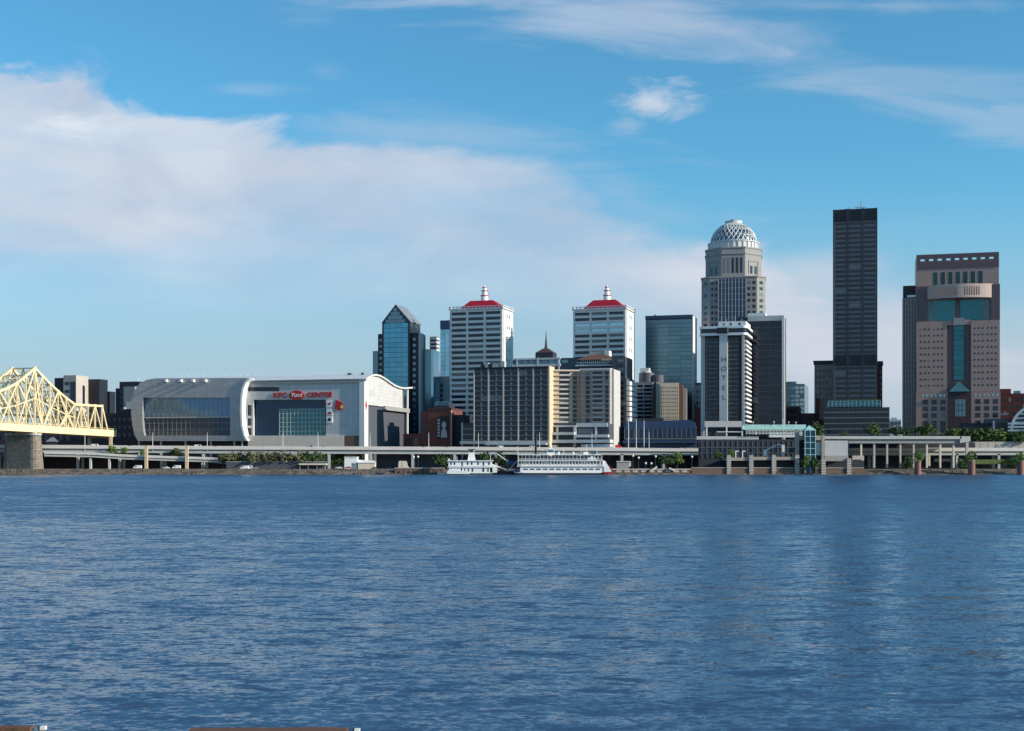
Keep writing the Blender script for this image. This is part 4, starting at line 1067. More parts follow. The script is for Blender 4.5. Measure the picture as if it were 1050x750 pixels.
# ---- far blue tower and brick blocks right of the dark tower
b = Bld('glass_tower', 'small distant pale teal glass tower, just right of the wide dark tower', 'apartment tower', 800, 825, 1350, xr=829)
b.part('shaft', MB().box(0, b.w, 0, b.d, 0, b.z(394)), 'slate mirror')
b.part('upper_step', MB().box(0, b.x(816), 1, b.d - 1, b.z(394), b.z(391.4)), 'slate mirror')
for j in range(9):
    for i in range(5):
        if (i * 3 + j) % 7: b.win(b.Fr, b.w * i / 5 + .4, b.w * (i + 1) / 5 - .4, b.z(399.4 + j * 4.2), b.z(396.6 + j * 4.2), 'sky glass')
b.finish()
b = Bld('brick_building', 'dark red stepped brick block between the wide dark tower and the black tower', 'brick building', 803, 819.5, 1040, d=22)
b.part('wall', MB().box(0, b.w, 0, b.d, 0, b.z(417)), 'dark brick')
b.part('low_wing', MB().box(b.w + .02, b.x(836), 1, b.d, 0, b.z(424)), 'dark brick')
b.part('end_wing', MB().box(b.x(836) + .02, b.x(846), 2, b.d, 0, b.z(431)), 'dark brick')
for j in range(3):
    for i in range(5): b.win(b.Fr, 1 + i * 2.4, 2.4 + i * 2.4, b.z(424 + j * 7), b.z(420 + j * 7), 'plain dark glass')
b.finish()

# ---- black tower
b = Bld('black_tower', 'tallest tower in view, black with three window bays and masts on its roof', 'office tower', 854.2, 899.6, 1000, yaw=-15.4, d=42)
zt = b.z(214.4)
b.part('shaft', MB().box(0, b.w, 0, b.d, 0, zt), 'black metal')
mb = MB()
for i in range(4):
    x = b.w * i / 3; mb.box(max(-.05, x - .75), min(b.w + .05, x + .75), -1.1, .1, b.z(411), zt + .05)
b.part('columns', mb, 'bronze metal')
b.part('top_band', MB().box(.8, b.w - .8, -.55, .1, b.z(227), zt - .3), 'black metal')
b.part('plant_band', MB().box(.8, b.w - .8, -.55, .1, b.z(375.2), b.z(364.2)), 'black metal')
mb = MB()
b.grid(mb, b.Fr, 0, b.w, b.z(364), b.z(227.2), 3, 28, 1.6, 1.5, .5, 'bronze glass')
b.grid(mb, b.Fr, 0, b.w, b.z(411), b.z(375.4), 3, 7, 1.6, 1.5, .5, 'bronze glass')
b.part('floor_bands', mb, 'ribbon grey')
mb = MB()
for px, h in ((862, 209.5), (866, 211), (870, 210), (873.5, 211.5), (879, 209), (882.8, 204.4), (885, 209.5), (889, 211)): mb.cyl(b.x(px), 8, zt, b.z(h), .2 if h > 206 else .3, 6)
mb.box(b.x(865), b.x(872), 8, 8.3, b.z(212.6), b.z(212)); mb.box(b.x(876), b.x(888), 8, 8.3, b.z(211.4), b.z(210.9))
b.part('antennas', mb, 'grey metal')
b.part('green_storey', MB().plan([(b.x(848.5), -9), (b.x(903.6), -9), (b.x(903.6), -.2), (b.x(848.5), -.2)], b.z(417.8), b.z(411.4), [(b.x(849.5), -8), (b.x(903), -8), (b.x(903), -.3), (b.x(849.5), -.3)]), 'teal glass roof')
mb = MB()
for i in range(14): x = b.x(849.5) + i * (b.x(903) - b.x(849.5)) / 13; mb.bar((x, -9.1, b.z(417.4)), (x, -8.2, b.z(411.6)), .12)
mb.bar((b.x(849.5), -8.75, b.z(415)), (b.x(903), -8.75, b.z(415)), .12); b.part('storey_ribs', mb, 'pale concrete')
b.part('storey_rim', MB().box(b.x(850), b.x(903), -7.8, -.3, b.z(411.3), b.z(410.6)), 'fresh leaf', label='strip of planting on the ledge')
b.part('podium', MB().box(b.x(845.6), b.x(912), -14, b.d, 0, b.z(418.8)), 'spandrel grey')
mb = MB()
for j in range(5):
    z = b.z(446 - j * 5.6); mb.box(b.x(845.8), b.x(911.8), -14.5, -14, z - .25, z + .25)
    for i in range(8): b.win(b.Fr, b.x(846.2 + i * 8.2), b.x(853.6 + i * 8.2), z + .4, z + 3.2, 'plain dark glass', 13.9, 14.08)
b.part('podium_edges', mb, 'grey concrete')
b.finish()
b = Bld('old_building', 'old brown masonry tower with a heavy cornice, behind the black tower\'s left edge', 'building', 835, 857, 1040, d=18)
b.part('wall', MB().box(0, b.w, 0, b.d, 0, b.z(374)), 'old masonry')
b.part('cornice', MB().plan([(-.4, -.4), (b.w + .4, -.4), (b.w + .4, b.d), (-.4, b.d)], b.z(374), b.z(370), [(-1, -1.2), (b.w + 1, -1.2), (b.w + 1, b.d), (-1, b.d)]), 'dark concrete')
for j in range(11):
    for i in range(6): b.win(b.Fr, .9 + i * 2.7, 2.3 + i * 2.7, b.z(379 + j * 6 + 3.4), b.z(379 + j * 6))
b.part('brick_chimney', MB().box(b.x(836.8), b.x(840), -2, -.02, 0, b.z(408)), 'red brick')
b.finish()
b = Bld('old_building', 'old red brick block with a cornice, behind the right edge of the black tower', 'building', 890, 904.6, 1045, d=18)
b.part('wall', MB().box(0, b.w, 0, b.d, 0, b.z(374)), 'red brick')
b.part('cornice', MB().box(-.5, b.w + .6, -.8, b.d, b.z(374) + .01, b.z(370.6)), 'dark concrete')
for j in range(8):
    for i in range(4): b.win(b.Fr, .8 + i * 2.7, 2.2 + i * 2.7, b.z(380 + j * 6 + 3), b.z(380 + j * 6))
b.finish()
b = Bld('office_block', 'small distant white block low between the black tower and the granite tower', 'office block', 909, 924, 1500, d=14)
b.part('wall', MB().box(0, b.w, 0, b.d, 0, b.z(430.5)), 'white concrete')
b.part('roof_house', MB().box(b.w * .3, b.w * .7, 3, 9, b.z(430.5), b.z(428.4)), 'pale concrete')
for i in range(4): b.win(b.Fr, 1 + i * 3.8, 4 + i * 3.8, b.z(436), b.z(432.4), 'slate mirror')
b.finish()

# ---- granite tower
b = Bld('granite_tower', 'pink granite tower with a bowed balcony and green glass, right of the black tower', 'office tower', 940, 1024.6, 1000, yaw=-15, d=40)
zt = b.z(259.6)
b.part('shaft', MB().box(0, b.w, 2.2, b.d, 0, b.z(268)), 'pink granite')
# crown: frame with openings
crown = [[(0, b.z(267.9)), (0, zt), (b.w, zt), (b.w, b.z(267.9))]]
for i in range(9):
    xa_, xb_ = b.x(943.9 + i * 8.85), b.x(948.3 + i * 8.85)
    crown.append([(xa_, b.z(266.4)), (xa_, b.z(264.2)), (xb_, b.z(264.2)), (xb_, b.z(266.4))])
b.part('crown', MB().prism(crown, 2.2, 3.4), 'dark granite')
b.part('crown', MB().prism(crown, b.d - 1.2, b.d), 'dark granite')
b.part('crown_side', MB().box(0, 1.0, 3.42, b.d - 1.22, b.z(267.9), zt).box(b.w - 1, b.w, 3.42, b.d - 1.22, b.z(267.9), zt), 'dark granite')
b.part('upper_band', MB().box(-.05, b.w + .05, 1.9, 3, b.z(274.8), b.z(268.2)), 'dark granite')
for i in range(7): b.win(b.Fr, b.x(957.3 + i * 7.72), b.x(961.4 + i * 7.72), b.z(293), b.z(278.4), 'dark teal glass', -2.4, -2.1)
# pylons and bow
b.part('pylon', MB().box(-.3, b.x(950.8), -1.5, 3, b.z(330), b.z(293)), 'dark granite')
b.part('pylon', MB().box(b.x(1016), b.w + .4, -1.5, 3, b.z(330), b.z(293)), 'dark granite')
xa_, xb_ = b.x(950), b.x(1018); mx = (xa_ + xb_) / 2; hwx = (xb_ - xa_) / 2
def bow(t, off): return (mx + hwx * t, -1.0 - off - 6.5 * (1 - t * t))
def arc(n, t0, t1, off): return [bow(t0 + (t1 - t0) * i / n, off) for i in range(n + 1)]
mb = MB()
o1, o0 = arc(24, -1, 1, 0), arc(24, -1, 1, -1.2)
mb.plan(o1 + o0[::-1], b.z(306.4), b.z(304.0)); mb.plan(o1 + o0[::-1], b.z(295.2), b.z(292.4))
ts = [-1.0, -.66] + [0] * 0
slots = [-.62 + .072 * i for i in range(8)] + [.12 + .072 * i for i in range(7)]
segs = []; cur = -1
for t0 in slots: segs.append((cur, t0)); cur = t0 + .036
segs.append((cur, 1))
for t0, t1 in segs:
    n = max(1, int((t1 - t0) * 12)); p1, p0 = arc(n, t0, t1, 0), arc(n, t0, t1, -1.2); mb.plan(p1 + p0[::-1], b.z(304.0), b.z(295.2))
b.part('bowed_balcony', mb, 'pale granite')
b.part('balcony_floor', MB().plan(arc(20, -.99, .99, -1.3) + [(xb_ - .3, 2), (xa_ + .3, 2)], b.z(306.2), b.z(305)), 'dark granite')
for p0_, p1_ in ((957, 979.6), (985, 1008.4)):
    b.win(b.Fr, b.x(p0_), b.x(p1_), b.z(328.4), b.z(307.4), 'teal glass', -2.4, -1.9)
mb = MB()
for p0_, p1_ in ((957, 979.6), (985, 1008.4)):
    n_ = 3
    for i in range(n_ + 1): x = b.x(p0_ + (p1_ - p0_) * i / n_); mb.box(x - .1, x + .1, 1.6, 1.9, b.z(328.4), b.z(307.4))
    for k in range(1, 4): z = b.z(307.4 + k * 5.2); mb.box(b.x(p0_), b.x(p1_), 1.65, 1.9, z - .08, z + .08)
    for k in range(2): mb.bar((b.x(p0_ + 1), 1.5, b.z(307.6 + k * 3)), (b.x(p1_ - 1), 1.5, b.z(318 + k * 3)), .12)
b.part('glazing_bars', mb, 'teal glass roof')
b.part('glass_column', MB().box(b.x(980.2), b.x(984.4), 1.0, 2.1, b.z(329), b.z(307)), 'dark granite')
for p0_ in (951.4, 1011.5): b.win(b.Fr, b.x(p0_), b.x(p0_ + 2.6), b.z(328), b.z(308.4), 'teal glass', -2.4, -2.0)
# main body
def bxz(p0_, p1_, q0, q1, y0, y1, name, m, lab=None): return b.part(name, MB().box(b.x(p0_), b.x(p1_), y0, y1, b.z(q1), b.z(q0)), m, lab)
bxz(939.7, 971, 329.6, 402, -1.8, 2.5, 'left_block' if False else 'body_block', 'pink granite')
bxz(995.4, 1025, 329.6, 402, -1.8, 2.5, 'body_block', 'pink granite')
bxz(971.2, 977.6, 334, 402, .6, 2.5, 'recess', 'dark granite')
bxz(988.4, 995.2, 334, 402, .6, 2.5, 'recess', 'dark granite')
bxz(977.2, 989, 326.4, 334, -2.4, 2.5, 'cap_block', 'grey concrete')
bxz(971, 977, 328.6, 333.8, -1.2, 2.5, 'cap_block', 'pink granite'); bxz(989.2, 995.2, 328.6, 333.8, -1.2, 2.5, 'cap_block', 'pink granite')
for k in range(11): b.win(b.Fr, b.x(977.8), b.x(988.2), b.z(334.2 + (k + 1) * 5.05), b.z(334.4 + k * 5.05), 'teal glass', -2.4, .6)
xm_ = b.x(983)
b.part('glass_pediment', MB().add([(b.x(972.4), -4.5, b.z(402)), (b.x(995), -4.5, b.z(402)), (xm_, -1, b.z(391.4)), (b.x(972.4), 2, b.z(402)), (b.x(995), 2, b.z(402)), (xm_, 2, b.z(391.4))], [(0, 1, 2), (3, 5, 4), (0, 2, 5, 3), (1, 4, 5, 2), (0, 3, 4, 1)]), 'teal glass roof')
for j in range(10):
    for i in range(6):
        for p0_ in (943.5, 998.5):
            px = p0_ + i * 4.1 + (1.2 if i > 2 else 0); py = 336.5 + j * 6.45
            b.win(b.Fr, b.x(px), b.x(px + 1.6), b.z(py + 1.8), b.z(py), 'dark glass', 1.7, 1.86)
# base
bxz(939.2, 972, 402.2, 446, -2.3, 2.5, 'base_block', 'pink granite'); bxz(995.6, 1025.6, 402.2, 446, -2.3, 2.5, 'base_block', 'pink granite')
bxz(972.2, 995.4, 402.4, 440, -3.6, 2.5, 'portal', 'dark brick')
for i in range(3):
    for j in range(3):
        for p0_ in (946, 999.8):
            b.win(b.Fr, b.x(p0_ + i * 9), b.x(p0_ + 5.4 + i * 9), b.z(414.8 + j * 6.9), b.z(410 + j * 6.9), 'dark glass', 2.2, 2.36)
        b.win(b.Fr, b.x(979 + i * 3.7), b.x(982.2 + i * 3.7), b.z(415.4 + j * 6), b.z(410 + j * 6), 'slate mirror', 3.5, 3.66)
    for p0_ in (946, 999.8): b.win(b.Fr, b.x(p0_ + i * 9), b.x(p0_ + 5.4 + i * 9), b.z(444), b.z(431.6), 'plain dark glass', 2.2, 2.36)
    for k in range(2):
        for p0_ in (945.4, 999.4): b.win(b.Fr, b.x(p0_ + i * 9 + k * 4), b.x(p0_ + 1.6 + i * 9 + k * 4), b.z(406.6), b.z(404.6), 'sky glass', 2.2, 2.36)
b.finish()
b = Bld('slab_tower', 'slim dark tower ribbed with pale vertical strips, left of the granite tower', 'office tower', 926.2, 942, 1045, d=30)
zt = b.z(293.6)
b.part('shaft', MB().box(0, b.w, 0, b.d, 0, zt), 'bronze metal')
mb = MB()
for i in range(7): x = b.w * i / 6; mb.box(x - .75, x + .75, -.8, .1, 0, b.z(305.6))
b.part('ribs', mb, 'white concrete')
mb = MB()
for j in range(26): mb.box(0, b.w, -.4, .1, b.z(308 + j * 5.2), b.z(308 + j * 5.2) + .9)
b.part('floor_bands', mb, 'grey concrete')
b.part('top_band', MB().box(-.2, b.w + .2, -.9, b.d, b.z(305.4), zt + .3), 'bronze metal')
b.win(b.Fr, b.w * .25, b.w * .9, b.z(305), b.z(303), 'sky glass', .7, .98)
b.finish()
b = Bld('brick_building', 'low red brick block with a rooftop box, right of the granite tower', 'brick building', 1022, 1062, 1030, d=24, yaw=-17)
b.part('wall', MB().box(0, b.w, 0, b.d, 0, b.z(403.6)), 'maroon brick')
b.part('raised_end', MB().box(0, b.x(1036.6), -.5, b.d - 1, b.z(403.6) + .02, b.z(398.8)), 'maroon brick')
b.part('rooftop_box', MB().box(b.x(1040), b.x(1047), 5, 12, b.z(403.6), b.z(400.6)), 'slate mirror')
for j in range(4):
    for i in range(8): b.win(b.Fr, 2 + i * 3.4, 3.6 + i * 3.4, b.z(412 + j * 7), b.z(408 + j * 7))
b.finish()
# white arched building on the right edge
b = Bld('arched_building', 'white building with a great round arch, at the right edge behind trees', 'building', 1034, 1100, 930, d=20, yaw=-18)
x0_ = b.x(1036); xc_ = b.x(1062); r1 = xc_ - x0_; zc_ = b.z(441)
def ar(r, k=1.05, n=16): return [(xc_ + r * cos(pi - pi * i / n), zc_ + r * k * sin(pi - pi * i / n)) for i in range(n + 1)]
b.part('arch', MB().prism([ar(r1) + ar(r1 - 1.7)[::-1]], -2, 3), 'white paint')
mb = MB()
for k in range(5):
    z = zc_ + 1.5 + k * 3.1; h_ = math.sqrt(max(.1, (r1 - 1.8) ** 2 - ((z - zc_) / 1.05) ** 2)); mb.box(xc_ - h_, xc_ + h_, -1.2, 2, z, z + 1.2)
b.part('arch_louvres', mb, 'white concrete')
b.part('arch_glass', MB().prism([ar(r1 - 1.75)], .6, 14), 'plain dark glass')
b.part('base', MB().box(b.x(1033.6), b.w, -2.6, b.d, 0, zc_ - .05), 'dark concrete')
mb = MB()
for py in (435.4, 438.8, 442.4): mb.box(b.x(1033.2), b.w, -3.2, -2.55, b.z(py), b.z(py) + 1.2)
b.part('floor_bands', mb, 'white paint')
b.finish()
b = Bld('low_building', 'low dark building with a white post, behind the trees before the granite tower', 'building', 985, 1034, 965, d=18, yaw=-17)
b.part('wall', MB().box(0, b.w, 0, b.d, 0, b.z(434)), 'charcoal')
b.part('raised_part', MB().box(b.x(1010), b.w, 1, b.d, b.z(434), b.z(429.5)), 'dark concrete')
b.part('post', MB().box(b.x(1018), b.x(1019.8), -1.2, -.05, 0, b.z(431.8)), 'white concrete')
b.part('canopy_edge', MB().box(b.x(1023), b.w, -.8, -.05, b.z(426), b.z(424)), 'grey concrete')
for i in range(6): b.win(b.Fr, b.x(987 + 5 * i), b.x(990.4 + 5 * i), b.z(443), b.z(438.6), 'plain dark glass')
b.finish()
# ------------------------------------------------------------------ helpers for things placed straight in the world
def ab(mb, T, px0, px1, pt, pb, Y, dep):        # a box from its picture extent at depth Y, in the frame of thing T
    ox, oy, oz = T.location
    return mb.box(PX(px0, Y) - ox, PX(px1, Y) - ox, Y - oy, Y + dep - oy, PZ(pb, Y) - oz, PZ(pt, Y) - oz)

# ------------------------------------------------------------------ yellow truss bridge
BD = Vector((sin(R(18)), cos(R(18)), 0)); BN = Vector((-cos(R(18)), sin(R(18)), 0)); BP = Vector((PX(35.5, 885), 885, 0)); BW = 18.0
def bp(px, py):         # back-project onto the near truss plane
    k = (px - CX) / F; t = (k * BP.y - BP.x) / (BD.x - k * BD.y); q = BP + BD * t
    return Vector((q.x, q.y, PZ(py, q.y)))
T = thing('truss_bridge', 'pale yellow steel truss bridge on a round ended stone pier at the left edge', 'bridge', tuple(BP))
def rel(v): return Vector(v) - BP
topn = [(104.5, 416.6), (97.4, 416.2), (90.2, 415.8), (83.2, 415.5), (76.5, 415), (67.6, 408.6), (59.4, 401.6), (51.3, 394.4), (43.2, 386), (35.5, 377.7), (26.4, 385.2), (17.6, 392.6), (8.6, 397.6), (-1, 401.4), (-11, 404), (-21.5, 405.6), (-32.5, 406), (-44, 405.6), (-56, 404), (-69, 401)]
def boty(px): return 439.4 + (px - 35.5) * .0615
tn = [rel(bp(px, py)) for px, py in topn]
bn2 = [rel(bp(px, boty(px))) for px, py in topn]
endp = rel(bp(110.6, boty(110.6)))
for k in range(2):
    off = BN * (BW * k); mb = MB()
    tt_, bb_ = [p + off for p in tn], [p + off for p in bn2]; e = endp + off
    for i in range(len(tt_) - 1):
        mb.bar(tt_[i], tt_[i + 1], .7, .75); mb.bar(bb_[i], bb_[i + 1], .6, .7)
    mb.bar(e, tt_[0], .5); mb.bar(e, bb_[0], .5, .6)
    for i in range(len(tt_)): mb.bar(bb_[i], tt_[i], .52 if i % 2 else .44)
    def mid(a, b, f=.5): return a + (b - a) * f
    for i in range(0, 4): mb.bar(*((bb_[i], tt_[i + 1]) if i % 2 == 0 else (tt_[i], bb_[i + 1])), .40)
    for i0 in (4, 6, 8):          # two-panel diagonals with half struts
        i2 = i0 + 2
        if i0 == 8: i2 = 9
        mb.bar(bb_[i0] if i0 != 6 else tt_[6], tt_[i2] if i0 != 6 else bb_[8], .47)
    mb.bar(tt_[4], bb_[6], .47); mb.bar(bb_[8], mid(bb_[9], tt_[9], .62), .40); mb.bar(tt_[8], mid(bb_[9], tt_[9], .5), .38)
    for i0 in range(9, len(tt_) - 2, 2):
        mb.bar(tt_[i0], bb_[i0 + 2], .47); mb.bar(mid(bb_[i0 + 1], tt_[i0 + 1], .5), bb_[i0], .36)
        mb.bar(mid(bb_[i0 + 1], tt_[i0 + 1], .55), tt_[i0 + 2], .36)
    for i in (5, 7): mb.bar(mid(bb_[i], tt_[i], .5), bb_[i + 1], .34); mb.bar(mid(bb_[i], tt_[i], .5), bb_[i - 1], .34)
    for i in range(4, len(tt_) - 2): mb.bar(bb_[i], mid(bb_[i + 1], tt_[i + 1], .5), .22); mb.bar(mid(bb_[i], tt_[i], .5), tt_[i + 1], .22)
    for i in range(4, 15): mb.bar(mid(bb_[i], tt_[i], .5), mid(bb_[i + 1], tt_[i + 1], .5), .28)
    for i in range(len(tt_)):      # gusset plates at the joints
        for q_ in (tt_[i], bb_[i]): mb.bar(q_ - BD * 1.1, q_ + BD * 1.1, .5, .95)
    mb.build('truss', 'yellow steel', T)
mb = MB()
for i in range(len(tn)):
    a, b_ = tn[i], tn[i] + BN * BW
    mb.bar(a, b_, .42)
    if i % 2 == 0 and i + 1 < len(tn): mb.bar(a, tn[i + 1] + BN * BW, .30); mb.bar(b_, tn[i + 1], .30)
    if tn[i].z - bn2[i].z > 14:
        q = bn2[i].z + 8.5
        pa = Vector((bn2[i].x, bn2[i].y, q)); mb.bar(pa, pa + BN * BW, .38); m_ = a + (b_ - a) * .5
        mb.bar(pa, m_, .30); mb.bar(pa + BN * BW, m_, .30)
mb.build('sway_bracing', 'yellow steel', T)
mb = MB()
pa, pb = rel(bp(118.5, boty(118.5))), rel(bp(-69, boty(-69)))
for o0, o1, d0, d1 in ((-.9, -.3, -.2, 2.3), (BW + .3, BW + .9, -.2, 2.3)):
    q = [pa + BN * o0, pb + BN * o0, pb + BN * o1, pa + BN * o1]
    lo = [v + Vector((0, 0, d0 - 2.4)) for v in q]; hi = [v + Vector((0, 0, d1 - .2)) for v in q]
    mb.hexa([lo[0], lo[3], lo[2], lo[1], hi[0], hi[3], hi[2], hi[1]])
mb.build('edge_girder', 'yellow steel', T)
mb = MB(); q = [pa - BN * .28, pb - BN * .28, pb + BN * (BW + .28), pa + BN * (BW + .28)]
mb.hexa([v + Vector((0, 0, z)) for z in (-1.4, .2) for v in (q[0], q[3], q[2], q[1])]); mb.build('road_deck', 'dark concrete', T)
mb = MB(); o_ = -.92
for i in range(40):
    f = i / 39; p = pa + (pb - pa) * f + BN * o_; mb.bar(p + Vector((0, 0, 2.1)), p + Vector((0, 0, 3.2)), .07)
mb.bar(pa + BN * o_ + Vector((0, 0, 3.2)), pb + BN * o_ + Vector((0, 0, 3.2)), .09); mb.bar(pa + BN * o_ + Vector((0, 0, 2.65)), pb + BN * o_ + Vector((0, 0, 2.65)), .06)
mb.build('railing', 'yellow steel', T)
zp = PZ(444.6, 885)
def stadium(h, r):
    o = []
    for c_, s_a in ((BN * -(h), -90), (BN * h, 90)):
        for k in range(9):
            a = R(s_a - 90 + k * 22.5 + 0)
            # local frame: x along -BN (towards right), y along BD
            lx, ly = r * cos(a + pi / 2), r * sin(a + pi / 2)
            o.append(c_ - BN * lx + BD * ly)
    return o
def pier_plan(h, r):
    ctr = BN * (BW / 2); pts = []
    for sgn, a0 in ((1, -90), (-1, 90)):        # +: the lit end on the right
        for k in range(9):
            a = R(a0 + k * 22.5); v = ctr - BN * (sgn * h) - BN * (r * cos(a)) + BD * (r * sin(a)); pts.append((v.x, v.y))
    return pts
pr = MB().plan(pier_plan(BW / 2 + .8, 5.6), -2, zp - 1.2, pier_plan(BW / 2, 4.0)).build('pier', 'pier stone', T)
MB().plan(pier_plan(BW / 2, 4.6), zp - 1.19, zp).build('pier_cap', 'pale concrete', pr)
for k in range(2):
    q = BN * (BW * k); MB().plan([(q.x - 1.1, q.y - 1.1), (q.x + 1.1, q.y - 1.1), (q.x + 1.1, q.y + 1.1), (q.x - 1.1, q.y + 1.1)], zp, bn2[9].z - .4).build('bearing', 'yellow steel', T)
q = rel(bp(113.5, 447)); mb = MB()
for k in range(2):
    v = q + BN * (BW * k); mb.bar(v + Vector((0, 0, 0)), Vector((v.x, v.y, 7)), 1.0)
mb.bar(q + Vector((0, 0, -.8)), q + BN * BW + Vector((0, 0, -.8)), .9); mb.build('end_bent', 'warm panel', T)

# ------------------------------------------------------------------ elevated highway
VY = 894.0
T = thing('elevated_highway', 'long concrete elevated highway running along the whole waterfront', 'highway', (0, VY, 0))
def band(pts, o0, o1, h0, h1, Y, name, m, parent):     # swept along x: pts of (px, top py); h below that top line
    mb = MB(); n = len(pts)
    for (pa_, ta), (pb_, tb) in zip(pts, pts[1:]):
        xa_, xb_ = PX(pa_, Y), PX(pb_, Y); za_, zb_ = PZ(ta, Y), PZ(tb, Y)
        mb.hexa([(xa_, o0, za_ - h1), (xb_, o0, zb_ - h1), (xb_, o1, zb_ - h1), (xa_, o1, za_ - h1), (xa_, o0, za_ - h0), (xb_, o0, zb_ - h0), (xb_, o1, zb_ - h0), (xa_, o1, za_ - h0)])
    return mb.build(name, m, parent)
vp = [(-70, 456), (60, 457), (200, 458), (460, 458.8), (745, 460.2), (1115, 459.7)]
band(vp, 0, .35, 0, 2.0, VY, 'parapet', 'deck concrete', T)
band(vp, 13.6, 13.95, -.5, 2.0, VY, 'parapet', 'deck concrete', T)
band(vp, .36, 13.6, 1.15, 2.1, VY, 'road_surface', 'asphalt', T)
band(vp, .9, 1.6, 2.4, 4.6, VY, 'girder', 'pale concrete', T)
band(vp, 12, 12.7, 2.4, 4.6, VY, 'girder', 'pale concrete', T)
band(vp, .2, 13.7, 2.0, 2.4, VY, 'shadow_gap_slab', 'dark concrete', T)  # dark colour paints the shadow line between parapet and girder
for i in range(27):
    px = -50 + i * 43; z = PZ(458.5, VY) - 4.7
    mb = MB().box(PX(px, VY) - .8, PX(px, VY) + .8, 1.0, 2.6, 2, z).box(PX(px, VY) - .8, PX(px, VY) + .8, 11, 12.6, 2, z).box(PX(px, VY) - .95, PX(px, VY) + .95, .9, 12.8, z - 1.2, z + .05)
    mb.build('column', 'pale concrete', T)
for i, px in enumerate((86.8, 156.4, 212.4, 290, 326, 379.4, 439.5, 490.5, 553.2, 607, 665.6)):
    y0 = 444 if px < 660 else 443
    l = thing('lamp_post', ['slim white lamp post beneath the yellow bridge deck', 'tall white lamp post before the left end of the arena window', 'white lamp post before the arena window, right of its middle', 'lamp post before the stone base under the arena signs', 'lamp post before the right end of the arena glass front', 'lamp post before the dark recess of the arena end wall', 'lamp post before the low brick wing beside the arena', 'lamp post before the low wing of the dark hotel slab', 'lamp post before the right end of the dark hotel slab', 'lamp post before the white hotel podium', 'lamp post nearest the three flagpoles, shortest of the row'][i], 'lamp post', (PX(px, VY + .2), VY + .6, PZ(459.5, VY)), 0, 'lamp posts along the elevated highway')
    h = PZ(y0, VY) - PZ(459.5, VY)
    MB().lathe(0, 0, [(.22, -2), (.16, h * .5), (.10, h)], 8).build('pole', 'white metal', l)
    MB().bar((0, 0, h - .1), (0, 1.8, h + .1), .06).box(-.12, .12, 1.5, 2.3, h, h + .16).build('lamp_head', 'grey concrete', l)
# ramp
RY = 885.0
T = thing('highway_ramp', 'lower concrete ramp sloping down to the right, before the arena', 'ramp', (0, RY, 0))
rp = [(45, 463.2), (95, 464.2), (130, 466.4), (170, 467.8), (215, 469.2), (247, 473)]
band(rp, 0, .3, 0, 1.5, RY, 'parapet', 'deck concrete', T); band(rp, 6.2, 6.5, -.1, 1.5, RY, 'parapet', 'deck concrete', T)
band(rp, .31, 6.19, .9, 1.6, RY, 'road_surface', 'asphalt', T); band(rp, .6, 5.9, 1.8, 3.2, RY, 'girder', 'pale concrete', T)
for px in (92, 111.3, 150.5, 192, 207):
    y0 = {150.5: 458.4, 192: 458.2}.get(px, 470)
    w = {150.5: .95, 192: .95}.get(px, .6)
    mb = MB()
    if w > .9: mb.box(PX(px, RY) - w, PX(px, RY) + w, -1.9, -.3, 2.5, PZ(y0, RY)).box(PX(px, RY) - w - .25, PX(px, RY) + w + .25, -2.1, -.15, PZ(y0, RY), PZ(y0, RY) + .7)
    else: mb.box(PX(px, RY) - w, PX(px, RY) + w, 1, 3, 2.5, PZ(y0, RY) - .2)
    mb.build('column', 'warm panel' if w > .9 else 'pale concrete', T)
# dark walls under the roads; all but the low stone one carry the shade in colour
for nm, lab, px0, px1, pt, pb, Y, m in (('retaining_and_shade_wall', 'dark wall standing in for the shade below the ramp and the bridge end', -70, 236, 469.5, 482, 909.5, 'dark brick'),
                                ('retaining_and_shade_wall', 'low dark stone wall below the row of olive green trees', 232, 334, 474.2, 481.6, 873, 'dark concrete'),
                                ('retaining_and_shade_wall', 'dark wall standing in for the shade behind the cream container under the highway', 386, 460, 466, 482, 909.5, 'dark concrete'),
                                ('retaining_and_shade_wall', 'dark wall standing in for the shade behind the globe lamps under the highway', 626, 742, 466, 482, 909.5, 'charcoal')):
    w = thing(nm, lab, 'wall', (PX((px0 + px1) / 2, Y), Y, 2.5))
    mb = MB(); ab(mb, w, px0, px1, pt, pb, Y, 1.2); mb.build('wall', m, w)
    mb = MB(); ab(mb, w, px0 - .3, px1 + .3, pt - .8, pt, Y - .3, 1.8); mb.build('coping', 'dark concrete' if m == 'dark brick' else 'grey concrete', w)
w = thing('lit_wall', 'sunlit cream wall with dark arches at the foot of the arena', 'wall', (PX(352, 909), 909, 2.5))
mb = MB(); ab(mb, w, 326, 374, 463, 482, 909.5, 1); mb.build('wall', 'cream stone', w)
for px0, px1, pt in ((329.5, 332, 465.5), (344, 353, 466)): mb = MB(); ab(mb, w, px0, px1, pt, 471.5, 909.3, .3); mb.build('opening', 'charcoal', w)

